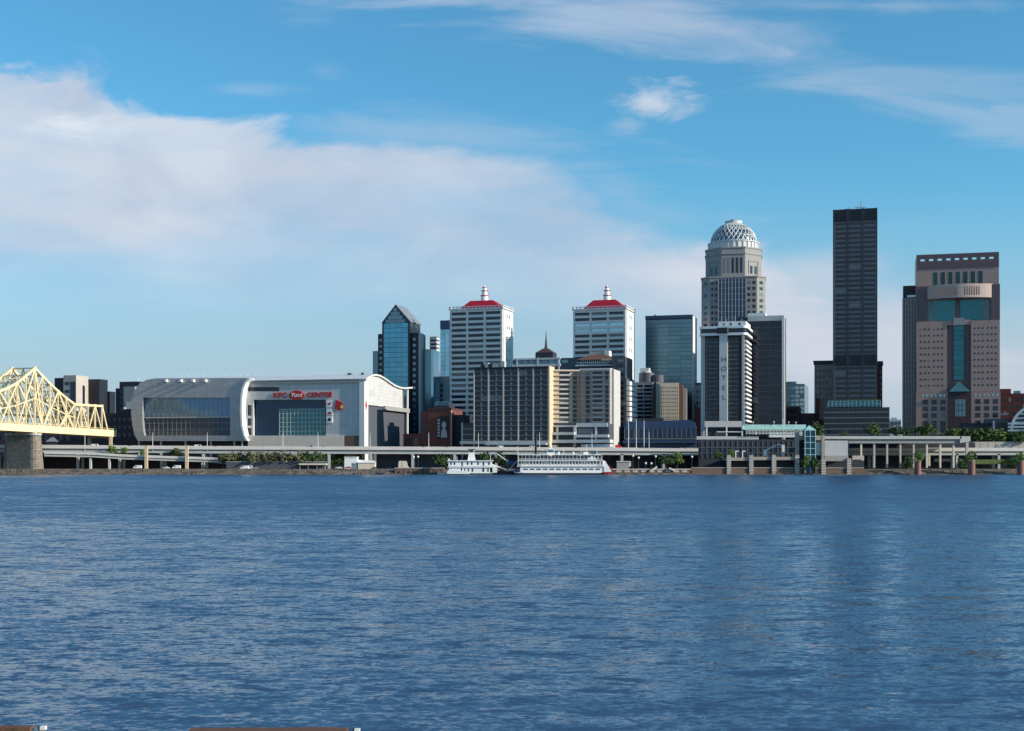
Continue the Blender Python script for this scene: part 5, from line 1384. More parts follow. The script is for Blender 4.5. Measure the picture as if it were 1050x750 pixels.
# ------------------------------------------------------------------ river terrace on the right
TY = 852.0
T = thing('river_terrace', 'concrete river terrace with banded pilasters and dark open bays at the water', 'terrace', (PX(800, TY), TY, 0))
def tp(name, m, *boxes, label=None):
    mb = MB()
    for b_ in boxes: ab(mb, T, *b_)
    return mb.build(name, m, T, label)
for px in (747.5, 770.5, 793.8, 817.6, 844.5, 870.8):
    top_ = 466.6 if px < 840 else 470
    p_ = tp('pilaster', 'weathered concrete', (px - 2, px + 2, top_, 487.5, TY - 1.2, 2.6))
    mb = MB()
    for k in range(6): ab(mb, T, px - 2.25, px + 2.25, top_ + 2.5 + k * 2.6, top_ + 3.5 + k * 2.6, TY - 1.4, 2.4)
    mb.build('bands', 'pale concrete', p_)
for a, c_, t0 in ((749.6, 768.4, 469.4), (772.6, 791.7, 468.6), (796, 815.4, 468.6), (846.6, 868.6, 469.8)):
    tp('beam', 'weathered concrete', (a, c_, t0, t0 + 3.2, TY - .2, 1.6))
for a, c_ in ((709, 745.4), (749.6, 768.4), (772.6, 791.7), (796, 815.4), (819.8, 842.4), (846.6, 868.6), (873, 886)):
    tp('river_wall', 'brown brick', (a, c_, 480.4, 487.6, TY - .3, 1.8)); tp('wall_cap', 'weathered concrete', (a, c_, 479.4, 480.4, TY - .6, 2.3))
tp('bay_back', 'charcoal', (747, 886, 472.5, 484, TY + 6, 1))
tp('terrace_shade_wall', 'charcoal', (716.5, 842, 450.8, 483, 876, 2))  # charcoal sheet in place of the shaded space under the plaza
mb = MB()
for k in range(21): ab(mb, T, 719 + k * 5.2, 720 + k * 5.2, 452.5, 470, 875.6, .5)
ab(mb, T, 717, 824, 458.6, 459.6, 875.5, .6); ab(mb, T, 717, 824, 464.4, 465.2, 875.5, .6)
mb.build('wall_ribs', 'dark concrete', T)
for k in range(10): tp('dim_window', 'navy glass', (720.4 + k * 10.4, 723.6 + k * 10.4, 460, 464, 875.8, .3))
tp('terrace_floor', 'pale concrete', (747, 818, 470.6, 472.4, TY + 1.5, 24))
tp('plaza_edge', 'pale concrete', (714.5, 778, 447.6, 451, 882, 3))
tp('plaza_edge', 'white concrete', (789, 826, 443.6, 448.6, 880.5, 3.2))
mb = MB()
for k in range(3): ab(mb, T, 765, 826, 441.6 + k * 1.5, 442 + k * 1.5, 880, .2)
for k in range(18): ab(mb, T, 765 + k * 3.5, 765.3 + k * 3.5, 441.2, 446, 880.2, .2)
mb.build('railing', 'white metal', T)
tp('gate_pillar', 'weathered concrete', (815.8, 819.4, 441.6, 466.6, TY + .5, 2.6))
tp('gate_beam', 'weathered concrete', (819.5, 844, 446.8, 451.4, TY + .8, 2)); tp('gate_pillar', 'weathered concrete', (842.6, 845.6, 446.4, 470, TY + .6, 2.4))
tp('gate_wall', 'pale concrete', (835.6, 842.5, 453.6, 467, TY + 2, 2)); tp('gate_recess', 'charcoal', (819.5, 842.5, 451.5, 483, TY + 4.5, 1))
tp('panel_wall', 'pale concrete', (845.8, 869.4, 452, 467.4, TY + 1, 6)); tp('panel_cap', 'grey concrete', (845.6, 869.8, 467.4, 469.8, TY + .4, 6.5))
tp('stair_pillar', 'white concrete', (783.4, 786.2, 461.4, 467.6, TY + 12, 2), (801.8, 804.6, 456.4, 468, TY + 12, 2))
mb = MB(); Y = TY + 12
q = lambda px, py: P(px, py, Y) - T.location
mb.bar(q(786, 461.6), q(796, 456.4), .35); mb.bar(q(796, 456.4), q(802, 456.4), .35); mb.build('stair_rail', 'white concrete', T)
for px in (754.5, 761.5): mb = MB(); ab(mb, T, px - .4, px + .4, 462.4, 469.8, TY + 10, .5); ab(mb, T, px - .4, px + 3, 462.4, 463.2, TY + 10.1, .3); mb.build('white_frame', 'white paint', T)
# green roofed canopy on the plaza
T = thing('canopy', 'long canopy with an aqua green roof below the dark towers', 'canopy', (PX(775, 888), 888, 7))
mb = MB()
def q(px, py, Y): return P(px, py, Y) - T.location
def slope_roof(mb, p0, p1, yt, yb, Y, dep):
    return mb.add([q(p0, yb, Y), q(p1, yb, Y), q(p1, yt, Y + dep), q(p0, yt, Y + dep), q(p0, yb + .6, Y), q(p1, yb + .6, Y), q(p1, yt + .6, Y + dep), q(p0, yt + .6, Y + dep)],
                  [(0, 1, 2, 3), (7, 6, 5, 4), (0, 4, 5, 1), (1, 5, 6, 2), (2, 6, 7, 3), (3, 7, 4, 0)])
slope_roof(mb, 761.6, 826.5, 435.6, 440.4, 888, 6).build('green_roof', 'green copper', T)
slope_roof(MB(), 722.6, 760.6, 432, 437.6, 890, 6).build('grey_roof', 'grey concrete', T)
mb = MB()
for px in (724.6, 745, 761): ab(mb, T, px - .5, px + .8, 437.6, 448, 889.4, .8)
for px in (775, 790, 806, 824): ab(mb, T, px - .4, px + .4, 441, 446, 889.4, .6)
ab(mb, T, 735, 762, 442.6, 443.4, 889, .5)
mb.build('posts', 'white concrete', T)
mb = MB(); ab(mb, T, 726, 822, 441.2, 447.6, 893, 1); mb.build('back_wall', 'charcoal', T)
for px, py, m in ((772, 433.6, 'white metal'), (793.6, 433.4, 'white metal'), (803, 431.6, 'white metal'), (808.6, 433.6, 'white metal'), (816, 434, 'white metal')):
    v = P(px, 436.4, 891); l = thing('roof_mast', 'small white mast above the aqua green canopy roof', 'mast', tuple(v), 0, 'masts above the canopy')
    h = PZ(py, 891) - v.z; MB().cyl(0, 0, -.6, h, .10, 6).build('pole', m, l); MB().lathe(0, 0, [(.1, h), (.45, h + .2), (.5, h + .5), (.1, h + .8)], 8).build('globe', 'white paint', l)
# glass lift tower
T = thing('lift_tower', 'teal framed glass lift tower with a small pyramid roof beside the terrace', 'lift tower', (PX(830.2, 852), 853.6, 0))
w_ = 3.3; zb_, zt_ = PZ(472, 856), PZ(441.2, 856)
MB().box(-w_ + .2, w_ - .2, -w_ + .2, w_ - .2, 1, zt_ - .2).build('glass_shaft', 'navy glass', T)
mb = MB()
for sx in (-1, 1):
    for sy in (-1, 1): mb.box(sx * w_ - .22, sx * w_ + .22, sy * w_ - .22, sy * w_ + .22, 1, zt_)
mb.box(-.2, .2, -w_ - .12, -w_ + .25, 1, zt_ - .01); mb.box(w_ - .25, w_ + .12, -.2, .2, 1, zt_ - .01)
for k in range(6):
    z = zt_ - .35 - k * (zt_ - zb_) / 5.0
    for a in ((-w_, w_, -w_ - .16, -w_ + .2), (-w_, w_, w_ - .2, w_ + .16)): mb.box(*a, z - .17, z + .17)
    for a in ((w_ - .2, w_ + .16, -w_, w_), (-w_ - .16, -w_ + .2, -w_, w_)): mb.box(*a, z - .171, z + .171)
mb.build('frame', 'teal frame', T)
MB().plan([(-w_ - .2, -w_ - .2), (w_ + .2, -w_ - .2), (w_ + .2, w_ + .2), (-w_ - .2, w_ + .2)], zt_ + .01, PZ(436.6, 856), [(-.15, -.15), (.15, -.15), (.15, .15), (-.15, .15)]).build('roof', 'teal frame', T)
# plaza over the garage
T = thing('garage', 'open sided concrete garage with slim columns below a flat plaza roof', 'garage', (PX(920, 872), 872, 0))
mb = MB(); ab(mb, T, 844.8, 986, 447.4, 450.4, 868, 34); mb.build('roof_slab', 'pale concrete', T)
mb = MB(); ab(mb, T, 870, 984, 450.5, 454.8, 869.2, 1); mb.build('fascia', 'grey concrete', T)
mb = MB(); x0_, x1_ = PX(984, 869), PX(994.6, 869); ox, oy, oz = T.location
mb.add([(x0_ - ox, -4, PZ(447.5, 868)), (x1_ - ox, -4, PZ(447.5, 868)), (x1_ - ox, -4, PZ(452.5, 868)), (x0_ - ox, -4, PZ(454.6, 868)), (x0_ - ox, 30, PZ(447.5, 868)), (x1_ - ox, 30, PZ(447.5, 868)), (x1_ - ox, 30, PZ(452.5, 868)), (x0_ - ox, 30, PZ(454.6, 868))],
       [(3, 2, 1, 0), (4, 5, 6, 7), (0, 1, 5, 4), (1, 2, 6, 5), (2, 3, 7, 6), (3, 0, 4, 7)]); mb.build('slab_end', 'pale concrete', T)
for px in (883.2, 896.6, 909.8, 923.4, 937, 950.6, 964.3, 978):
    bot_ = 480
    mb = MB(); ab(mb, T, px - .9, px + .9, 454.7, bot_, 870, 1.3); mb.build('column', 'cream stone' if px > 945 or px < 890 else 'beige stone', T)
mb = MB(); ab(mb, T, 990.4, 993.2, 451.6, 466, 870, 1.6); mb.build('column', 'beige stone', T, 'reddish end column')
for px0, px1 in ((872, 883), (951.5, 955)): mb = MB(); ab(mb, T, px0, px1, 466, 481, 868, 1); 
mb = MB(); ab(mb, T, 874, 886, 467.4, 479, 866, .9); b_ = mb.build('low_wall', 'beige stone', T)
mb = MB(); ab(mb, T, 875.5, 883.4, 471.4, 477.4, 865.8, .3); mb.build('opening', 'charcoal', T)
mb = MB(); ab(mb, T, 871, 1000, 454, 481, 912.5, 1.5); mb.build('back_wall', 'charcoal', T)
for k in range(9): pass
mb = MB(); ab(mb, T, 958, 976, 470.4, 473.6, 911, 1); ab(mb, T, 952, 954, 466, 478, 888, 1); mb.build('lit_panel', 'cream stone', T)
# ivy wall, lit grass
w = thing('plaza_wall', 'weathered beige concrete wall below the trees at the right edge', 'wall', (PX(1030, 920), 920, 5))
mb = MB(); ab(mb, w, 986, 1105, 453.2, 463, 920, 2); mb.build('wall', 'beige stone', w)
mb = MB()
for k in range(14): ab(mb, w, 989 + k * 8, 989.3 + k * 8, 453.6, 462, 919.9, .4)
mb.build('joint_strips', 'grey concrete', w)
mb = MB()
rnd = random.Random(5)
x = PX(994, 905); g0 = [(PX(994, 905), 905), (PX(1060, 905), 905), (PX(1060, 911), 911), (PX(994, 911), 911)]
def slab(name, px0, px1, pt, Y0, Y1, m, kind='structure'):
    z = PZ(pt, Y0); mb = MB().box(PX(px0, Y0), PX(px1, Y0), Y0, Y1, z - 3, z); o = mb.build(name, m); tag(o, kind=kind); return o
leaf_mat('lawn green', (.12, .15, .045))
slab('lawn', 996, 1037, 471.4, 884, 892, 'lawn green')

# ------------------------------------------------------------------ planted brick cylinders in the water
def bush_mesh(seed, n, rx, rz, leaf, clumps=16):
    r_ = random.Random(seed); mb = MB()
    cs = []
    for _ in range(clumps):
        a = r_.uniform(0, 2 * pi); q_ = math.sqrt(r_.random()); h = r_.uniform(-.8, 1)
        w = math.sqrt(max(.05, 1 - h * h)) * q_
        cs.append((rx * w * cos(a), rx * w * sin(a), rz * h, r_.uniform(.26, .48) * min(rx, rz)))
    for i in range(n):
        cx, cy, cz, cr_ = cs[i % clumps]
        while True:
            d = Vector((r_.uniform(-1, 1), r_.uniform(-1, 1), r_.uniform(-1, 1)))
            if .2 < d.length < 1: break
        d.normalize(); p = Vector((cx, cy, cz)) + d * cr_ * r_.uniform(.6, 1.15)
        nrm = (d + Vector((r_.uniform(-.7, .7), r_.uniform(-.7, .7), r_.uniform(-.4, .9)))).normalized()
        t1 = nrm.cross(Vector((r_.uniform(-1, 1), r_.uniform(-1, 1), r_.uniform(-1, 1)))).normalized(); t2 = nrm.cross(t1)
        s1, s2 = leaf * r_.uniform(.6, 1.3), leaf * r_.uniform(.5, 1.0)
        mb.add([p - t1 * s1, p - t2 * s2 * .8, p + t1 * s1, p + t2 * s2], [(0, 1, 2, 3)])
    return mb
def raw(mb, name, m):
    me = bpy.data.meshes.new(name); me.from_pydata(mb.v, [], mb.f); me.update(); me.materials.append(MATS[m]); return me
def oneobj(name, me, parent):
    o = bpy.data.objects.new(name, me); COL.objects.link(o); o.parent = parent; return o
for px, rad, top_, lab in ((941, 3.3, 473.6, 'round brick planter in the water with a pale green bush, left one'), (996.2, 3.5, 472.8, 'round brick planter in the water with a bush, between the garage end and lawn'), (1046.6, 3.6, 473.2, 'round brick planter in the water at the right edge')):
    t = thing('brick_planter', lab, 'planter', (PX(px, 847.5), 847.5, 0), 0, 'planted brick cylinders along the bank')
    z = PZ(top_, 852); MB().cyl(0, 0, -2, z, rad * .62, 20).build('drum', 'pink granite' if 0 else 'red brick light', t) if 'red brick light' in MATS else None
    MB().cyl(0, 0, z + .01, z + .3, rad * .66, 20).build('rim', 'pale concrete', t)
    o = oneobj('bush', raw(bush_mesh(int(px), 700, rad * 1.25, 3.0, .42), 'bush', 'fresh leaf'), t); o.location = (0, 0, z + 2.5)

# ------------------------------------------------------------------ trees
def trunk_mesh(seed):
    r_ = random.Random(seed); mb = MB().lathe(0, 0, [(.05, -.05), (.035, .2), (.026, .45), (.012, .75)], 7)
    for k in range(6):
        a = r_.uniform(0, 2 * pi); z = r_.uniform(.22, .5); l = r_.uniform(.2, .34); mb.bar((0, 0, z), (l * cos(a), l * sin(a), z + l * .8), .012)
    return mb.mesh('trunk', 'bark')
def crown_mesh(seed, m, n=1500):
    r_ = random.Random(seed); mb = MB(); K = 15
    for k in range(K):
        while True:
            d = Vector((r_.uniform(-1, 1), r_.uniform(-1, 1), r_.uniform(-1, 1)))
            if .25 < d.length < 1: break
        if k < 2: d *= .3
        s = r_.uniform(.13, .21) + (.04 if k < 2 else 0)
        b_ = bush_mesh(seed * 31 + k, n // K, s, s * .85, .036, 6)
        cx, cy, cz = d.x * .29, d.y * .29, .56 + d.z * .25 - .10 * (d.x ** 2 + d.y ** 2)
        mb.add([(x + cx, y + cy, z + cz) for x, y, z in b_.v], b_.f)
    return raw(mb, 'crown', m)
TRUNKS = [trunk_mesh(i) for i in range(3)]
CROWNS = {m: [crown_mesh(i * 7 + k, m) for i in range(4)] for k, m in enumerate(('deep leaf', 'fresh leaf', 'olive leaf'))}
tr_rnd = random.Random(11)
def tree(px, py_base, py_top, Y, m, label, group=None, wide=1.0, cat='tree', name='tree'):
    zb_ = PZ(py_base, Y); h = PZ(py_top, Y) - zb_
    t = thing(name, label, cat, (PX(px, Y), Y, zb_), tr_rnd.uniform(0, 6.28), group)
    h *= 1.06
    t.scale = (h * wide * 1.18, h * wide * 1.18, h)
    oneobj('trunk', tr_rnd.choice(TRUNKS), t); oneobj('crown', tr_rnd.choice(CROWNS[m]), t)
    return t
lb = 'olive green tree in the dense row above the low dark stone wall'
for i in range(13):
    tree(229 + i * 7.9 + tr_rnd.uniform(-1.5, 1.5), 479, 461.8 + tr_rnd.uniform(-.6, 1.4), 876 + tr_rnd.uniform(-1, 3), 'olive leaf' if i < 11 else 'deep leaf', lb, 'row of olive green trees under the highway', 1.05)
for px, pb, pt, Y, m, lab, wd in (
        (114.5, 469, 455, 890.5, 'fresh leaf', 'small bright tree on the ramp at the end of the yellow bridge', .9),
        (127.5, 469, 456.5, 890.5, 'fresh leaf', 'small bright tree on the ramp, second from the yellow bridge', .8),
        (180, 470.5, 459.5, 892.4, 'deep leaf', 'dark rounded tree on the ramp before the arena window', 1.5),
        (147, 470, 460, 892.4, 'fresh leaf', 'small tree behind the left tall ramp column', .8),
        (348, 482, 464, 902, 'deep leaf', 'dark tree before the sunlit cream wall, left of the white shed', 1.1),
        (368, 481, 464.6, 900, 'deep leaf', 'dark round tree just above the white shed', .8),
        (452, 483, 464, 876, 'deep leaf', 'tree left of the small white steamboat', 1.0),
        (495, 482, 462, 872, 'deep leaf', 'leafy tree behind the small white steamboat, left of two', 1.2),
        (513, 482, 463, 870, 'deep leaf', 'leafy tree behind the small steamboat stern, right of two', 1.1),
        (682.6, 482, 464.5, 872, 'deep leaf', 'round dark tree on the wharf beside a bright green one', 1.05),
        (694, 482, 462.4, 874, 'fresh leaf', 'bright green tree on the wharf beside a dark round one', .8),
        (738, 474, 461, 866, 'deep leaf', 'dark low tree at the left end of the river terrace', 1.0),
        (750.5, 473, 458.4, 865, 'fresh leaf', 'bright slender tree at the left end of the river terrace', .55),
        (826.5, 485, 466, 848.6, 'fresh leaf', 'bright bush below the glass lift tower, on its left', .6),
        (836, 485, 468, 849, 'deep leaf', 'dark bush below the glass lift tower, on its right', .7),
        (838, 452, 430.6, 905, 'deep leaf', 'dark tree behind the glass lift tower', .9),
        (865.5, 450, 441, 905, 'olive leaf', 'thin grey tree on the plaza left of the black tower podium middle', 1.2),
        (894.5, 451, 433.4, 905, 'deep leaf', 'rounded dark tree on the plaza before the black tower podium', 1.2),
        (919, 451, 434.4, 905, 'deep leaf', 'rounded tree on the plaza between the black and granite towers', 1.1),
        (929, 451, 437, 903, 'deep leaf', 'low tree on the plaza before the ribbed slab tower', 1.1),
        (944.5, 451, 433.2, 906, 'deep leaf', 'tree on the plaza below the left corner of the granite tower', 1.15),
        (953, 451, 434, 905, 'deep leaf', 'tree on the plaza before the left base windows of the granite tower', 1.1),
        (980, 456, 435.6, 924, 'fresh leaf', 'bright green tree before the portal of the granite tower', 1.2),
        (990.5, 458, 438, 926, 'deep leaf', 'tree above the end of the plaza roof', 1.1),
        (1001, 458, 435.6, 926, 'fresh leaf', 'tall bright tree below the right base windows of the granite tower', 1.2),
        (1011, 458, 435.8, 925, 'deep leaf', 'broad green tree left of the white post', 1.2),
        (1022, 458, 438.6, 926, 'fresh leaf', 'green tree right of the white post', 1.2),
        (1033, 458, 440, 926, 'deep leaf', 'green tree before the left foot of the white arch', 1.15),
        (1046, 460, 440, 922, 'deep leaf', 'dark tree below the white arch at the right edge', 1.1),
        (1041, 484, 466, 880, 'deep leaf', 'dark tree behind the brick planter at the right edge', .9),
        (986, 485, 468.6, 862, 'deep leaf', 'dark bush left of the middle brick planter', .8),
        (931, 485, 468.4, 866, 'deep leaf', 'dark bush left of the first brick planter', .8)):
    tree(px, pb, pt, Y, m, lab, None, wd)

# ------------------------------------------------------------------ vehicles
def prism_y(mb, prof, y0, y1): return mb.prism([prof], y0, y1)
def car(label, px, py, Y, body, cat='car', rot=0, group='cars parked along the wharf', kind='car'):
    t = thing('parked_car' if kind == 'car' else 'white_van' if kind == 'van' else 'truck', label, cat, (PX(px, Y), Y, PZ(py, Y)), rot, group)
    if kind == 'car':
        prof = [(-2.2, .35), (-2.25, .75), (-2.0, .95), (-1.45, 1.0), (-.9, 1.46), (.6, 1.48), (1.15, 1.02), (2.0, .9), (2.25, .7), (2.2, .35)]
        win = [(-1.25, 1.0), (-.82, 1.38), (.52, 1.40), (.95, 1.0)]; L = 1.35
    else:
        prof = [(-2.6, .4), (-2.65, 2.2), (-2.5, 2.35), (1.3, 2.35), (1.9, 1.35), (2.6, 1.2), (2.65, .4)]
        win = [(.3, 1.35), (.3, 2.1), (1.15, 2.1), (1.6, 1.35)]; L = 1.7
    prism_y(MB(), prof, -.88, .88).build('body', body, t)
    prism_y(MB(), win, -.91, .91).build('windows', 'plain dark glass', t)
    for sx in (-L, L):
        for sy in (-.9, .72):
            w = MB(); n = 12; r = .36
            w.prism([[(sx + r * cos(2 * pi * i / n), .36 + r * sin(2 * pi * i / n)) for i in range(n)]], sy, sy + .2); o = w.build('wheel', 'rubber', t)
            w2 = MB(); w2.prism([[(sx + .2 * cos(2 * pi * i / n), .36 + .2 * sin(2 * pi * i / n)) for i in range(n)]], sy - .02, sy + .22); w2.build('rim', 'grey metal', o)
    return t
mat('car silver', (.45, .46, .48), .3, metal=.5); mat('car white', (.8, .8, .8), .3); mat('car red', (.45, .03, .03), .3); mat('car blue', (.05, .09, .2), .3); mat('car dark', (.03, .03, .035), .3)
for a in (('white van parked under the ramp beside the left tall column', 141, 481, 866, 'car white', 'van', 'van'),
          ('white car parked under the ramp, left of the right tall column', 170.5, 481, 866, 'car white', 'car', 'car'),
          ('white van parked against the right tall ramp column', 181, 481, 867, 'car white', 'van', 'van'),
          ('white van parked first below the olive green trees', 250.6, 481.4, 865, 'car white', 'van', 'van'),
          ('white van parked second below the olive green trees', 256, 481.4, 865.5, 'car white', 'van', 'van'),
          ('silver car parked third below the olive green trees', 261.4, 481.4, 865, 'car silver', 'car', 'car'),
          ('white car parked left of the red car on the wharf', 347.6, 481, 862.5, 'car white', 'car', 'car'),
          ('bright red car parked before the white shed', 357, 481, 862, 'car red', 'car', 'car'),
          ('dark car parked right of the white shed', 384, 481.4, 866, 'car dark', 'car', 'car'),
          ('blue car parked beside the cream container', 398, 481.4, 866, 'car blue', 'car', 'car'),
          ('dark car parked below the right end of the olive trees', 300, 481.4, 866, 'car dark', 'car', 'car')):
    car(a[0], a[1], a[2], a[3], a[4], a[5], tr_rnd.choice((0, pi)), kind=a[6])
zr = lambda px: PZ(458.2, VY) - 1.15
for a in (('white van driving on the highway before the arena window', 203.5, 'car white', 'van', 'van'), ('silver car driving on the highway before the arena columns', 221.5, 'car silver', 'car', 'car'),
          ('white van driving on the highway, beside the black steamboat chimney', 545, 'car white', 'van', 'van'), ('white car driving on the highway near the flagpoles', 669.5, 'car white', 'car', 'car'),
          ('silver car driving on the highway before the low brick wing', 434, 'car silver', 'car', 'car'), ('red car driving on the highway before the blue hall', 702, 'car red', 'car', 'car'), ('white van driving on the highway beneath the bridge end', 98, 'car white', 'van', 'van'), ('dark car driving on the highway left of the arena columns', 133, 'car dark', 'car', 'car'), ('white car driving on the highway before the arena stone base', 271, 'car white', 'car', 'car'), ('silver van driving on the highway before the arena stone base', 318, 'car silver', 'van', 'van'), ('red car driving on the highway before the arena glass front', 332, 'car red', 'car', 'car'), ('silver car driving on the highway before the banner building', 458, 'car silver', 'car', 'car'), ('white van driving on the highway before the dark hotel slab', 512, 'car white', 'van', 'van'), ('blue car driving on the highway before the white hotel podium', 590, 'car blue', 'car', 'car'), ('dark car driving on the highway before the flagpoles', 656, 'car dark', 'car', 'car')):
    px = a[1]; o = car(a[0], px, 460, VY + 3, a[2], a[3], pi if px > 500 else 0, 'vehicles on the elevated highway', a[4])
    top_z = None
    for (pa_, ta), (pb_, tb) in zip(vp, vp[1:]):
        if pa_ <= px <= pb_: top_z = PZ(ta + (tb - ta) * (px - pa_) / (pb_ - pa_), VY)
    o.location.z = top_z - 1.14

# ------------------------------------------------------------------ wharf clutter
t = thing('shed', 'white flat roofed shed on the wharf beside a red car', 'shed', (PX(360, 872), 872, 3.3))
mb = MB(); ab(mb, t, 353.2, 366, 469.4, 482, 872, 8); mb.build('wall', 'white paint', t)
mb = MB(); ab(mb, t, 352.8, 366.4, 468.6, 469.4, 871.6, 8.8); mb.build('roof', 'white metal', t)
mb = MB(); ab(mb, t, 361, 363, 475, 481.5, 871.85, .1); mb.build('door', 'grey metal', t)
t = thing('low_shed', 'low cream shed with a sloping roof, right of the white shed', 'shed', (PX(376, 871), 871, 3.3))
mb = MB(); ab(mb, t, 367, 384.5, 474.4, 482, 871, 7); mb.build('wall', 'cream stone', t)
mb = MB(); mb.add([q_ - t.location for q_ in (P(366.6, 474.4, 870.6), P(385, 474.4, 870.6), P(385, 472.6, 878), P(366.6, 471.6, 878), P(366.6, 475, 870.6), P(385, 475, 870.6), P(385, 473.4, 878), P(366.6, 472.4, 878))],
       [(0, 1, 2, 3), (7, 6, 5, 4), (0, 4, 5, 1), (1, 5, 6, 2), (2, 6, 7, 3), (3, 7, 4, 0)]); mb.build('roof', 'white metal', t)
t = thing('canopy_roof', 'long low white canopy roof on the wharf, left of the white shed', 'canopy', (PX(320, 869), 869, 3.3))
mb = MB(); ab(mb, t, 306.5, 334.4, 475.4, 477, 867, 6); mb.build('roof', 'cream stone', t)
for px in (307.5, 316, 325, 333.4): mb = MB(); ab(mb, t, px - .2, px + .2, 477, 482, 868, .3); mb.build('post', 'pale concrete', t)
t = thing('container', 'rounded cream storage tank on the quay, left of the small steamboat', 'container', (PX(413, 862), 862, 3.2))
h = PZ(472.8, 862) - 3.2; l_ = 5.4
prof = [(-l_ / 2, .3), (-l_ / 2 - .1, h * .55), (-l_ / 2 + .3, h - .3), (-l_ / 2 + .9, h), (l_ / 2 - .9, h - .1), (l_ / 2 - .2, h - .6), (l_ / 2 + .2, h * .45), (l_ / 2 + 1.6, .9), (l_ / 2 + 1.8, .3)]
MB().prism([prof], -1.3, 1.3).build('body', 'cream stone', t); MB().box(-.25, -.1, -1.4, -1.25, .3, h - .05).build('seam', 'grey concrete', t)
MB().box(-l_ / 2, l_ / 2 + 1.4, -1.2, 1.2, -.4, .29).build('skid', 'charcoal', t)
t = thing('quay', 'timber faced quay with mooring posts, left of the small steamboat', 'quay', (PX(430, 852), 852, 0))
mb = MB(); ab(mb, t, 405, 455, 480.6, 488, 852, 5); mb.build('wall', 'brown brick', t)
mb = MB(); ab(mb, t, 404.5, 455.4, 479.8, 480.6, 851.6, 6); mb.build('deck', 'beige stone', t)
for px in (414, 424, 434, 444, 452): mb = MB().cyl(PX(px, 851) - t.location[0], -1.2, -1, 3.4, .3, 8); mb.build('mooring_post', 'charcoal', t)
t = thing('quay', 'stone quay with a row of pale blocks, right of the big steamboat', 'quay', (PX(665, 852), 852, 0))
mb = MB(); ab(mb, t, 628, 708, 482, 488, 852, 5); mb.build('wall', 'brown brick', t)
mb = MB(); ab(mb, t, 627.5, 708.5, 480.8, 482, 851.6, 6); mb.build('deck', 'beige stone', t)
for k in range(9): mb = MB(); ab(mb, t, 632 + k * 8.4, 637.4 + k * 8.4, 482.4, 484.6, 851.8, .3); mb.build('pale_block', 'beige stone', t)
for px, lab in ((634, 'low pale stone hut under the highway right of the red paddle wheel'),):
    t = thing('hut', lab, 'hut', (PX(640, 878), 878, 3.4)); mb = MB(); ab(mb, t, 632.6, 645, 474, 481, 876, 4); mb.build('wall', 'grey concrete', t)
    mb = MB(); ab(mb, t, 632.2, 647, 473, 474, 875.6, 5); mb.build('roof', 'pale concrete', t); mb = MB(); ab(mb, t, 645, 647, 474, 478.6, 876, 4); mb.build('end_wall', 'cream stone', t)
for px, w_, lab in ((669.6, 2, 'yellow stone stair ramp on the quay, left of the round dark tree'), (689.5, 1.6, 'yellow stone stair ramp on the quay, below the bright green tree')):
    t = thing('stair_ramp', lab, 'ramp', (PX(px, 851), 851, 3)); MB().prism([[(-2.4, -.6), (2.2, 2.4 if w_ > 1.8 else 1.0), (2.6, 2.4 if w_ > 1.8 else 1.0), (2.6, 1.2), (-1.4, -.9)]] if w_ > 1.8 else [[(-2.2, 1.6), (-1.6, 1.6), (2, -.4), (1.2, -.9), (-2.2, .6)]], -.8, .8).build('slope', 'cream stone', t)
t = thing('tent', 'bright red pointed tent on the highway edge, right of the white hotel podium', 'tent', (PX(636, 912), 912, PZ(461.5, 912)))
w_ = PX(641, 912) - PX(631, 912)
MB().prism([[(-w_ / 2, 0), (-w_ / 2, 3.4), (-w_ * .05, 3.2), (w_ * .3, 1.5), (w_ / 2, .6), (w_ / 2, 0)]], -2, 2).build('roof', 'red paint', t)
for k in range(2): MB().prism([[(-1.2 + k * 2, .1), (-1.2 + k * 2, 1.3), (-.2 + k * 2, 1.0), (-.2 + k * 2, .1)]], -2.05, -1.98).build('opening', 'charcoal', t)
MB().box(-w_ / 2, w_ / 2, -2.2, 2.2, -10, -.02).build('base', 'dark concrete', t)
for i, (px, y0) in enumerate(((644.4, 430.4), (652.4, 431), (660.4, 432.4))):
    v = P(px, 460, 910); h = PZ(y0, 910) - v.z
    l = thing('flagpole', ('left', 'middle', 'right')[i] + ' of the three tall white flagpoles before the blue hall', 'flagpole', tuple(v), 0, 'flagpoles before the hall')
    MB().lathe(0, 0, [(.3, -10), (.26, 0), (.16, h)], 8).build('pole', 'white metal', l); MB().lathe(0, 0, [(.1, h), (.3, h + .25), (.1, h + .5)], 8).build('finial', 'white paint', l)
for i, (px, y0, yb, lab) in enumerate(((424, 469.4, 481, 'globe lamp right of the cream tank, shorter of two'), (428.6, 469, 481, 'globe lamp right of the cream tank, brighter of two'), (649, 468, 480, 'globe lamp farthest left under the highway, right of the stone hut'), (654.8, 470, 481, 'globe lamp second from the stone hut'), (672.2, 468.6, 482, 'tall globe lamp left of the round dark tree'), (709.5, 469, 481, 'globe lamp right of the bright green tree'), (662, 475.6, 482, 'short globe lamp between the taller lamps'), (667.8, 475.8, 482, 'short globe lamp beside the yellow stair ramp'))):
    v = P(px, yb, 863); h = PZ(y0, 863) - v.z
    l = thing('globe_lamp', lab, 'street lamp', tuple(v), 0, 'globe lamps along the wharf')
    MB().lathe(0, 0, [(.2, -.5), (.14, .5), (.09, h - .5)], 8).build('pole', 'dark concrete', l)
    smooth(MB().lathe(0, 0, [(.15, h - .5), (.55, h - .2), (.72, h + .3), (.5, h + .8), (.1, h + 1)], 12).build('globe', 'white paint', l))
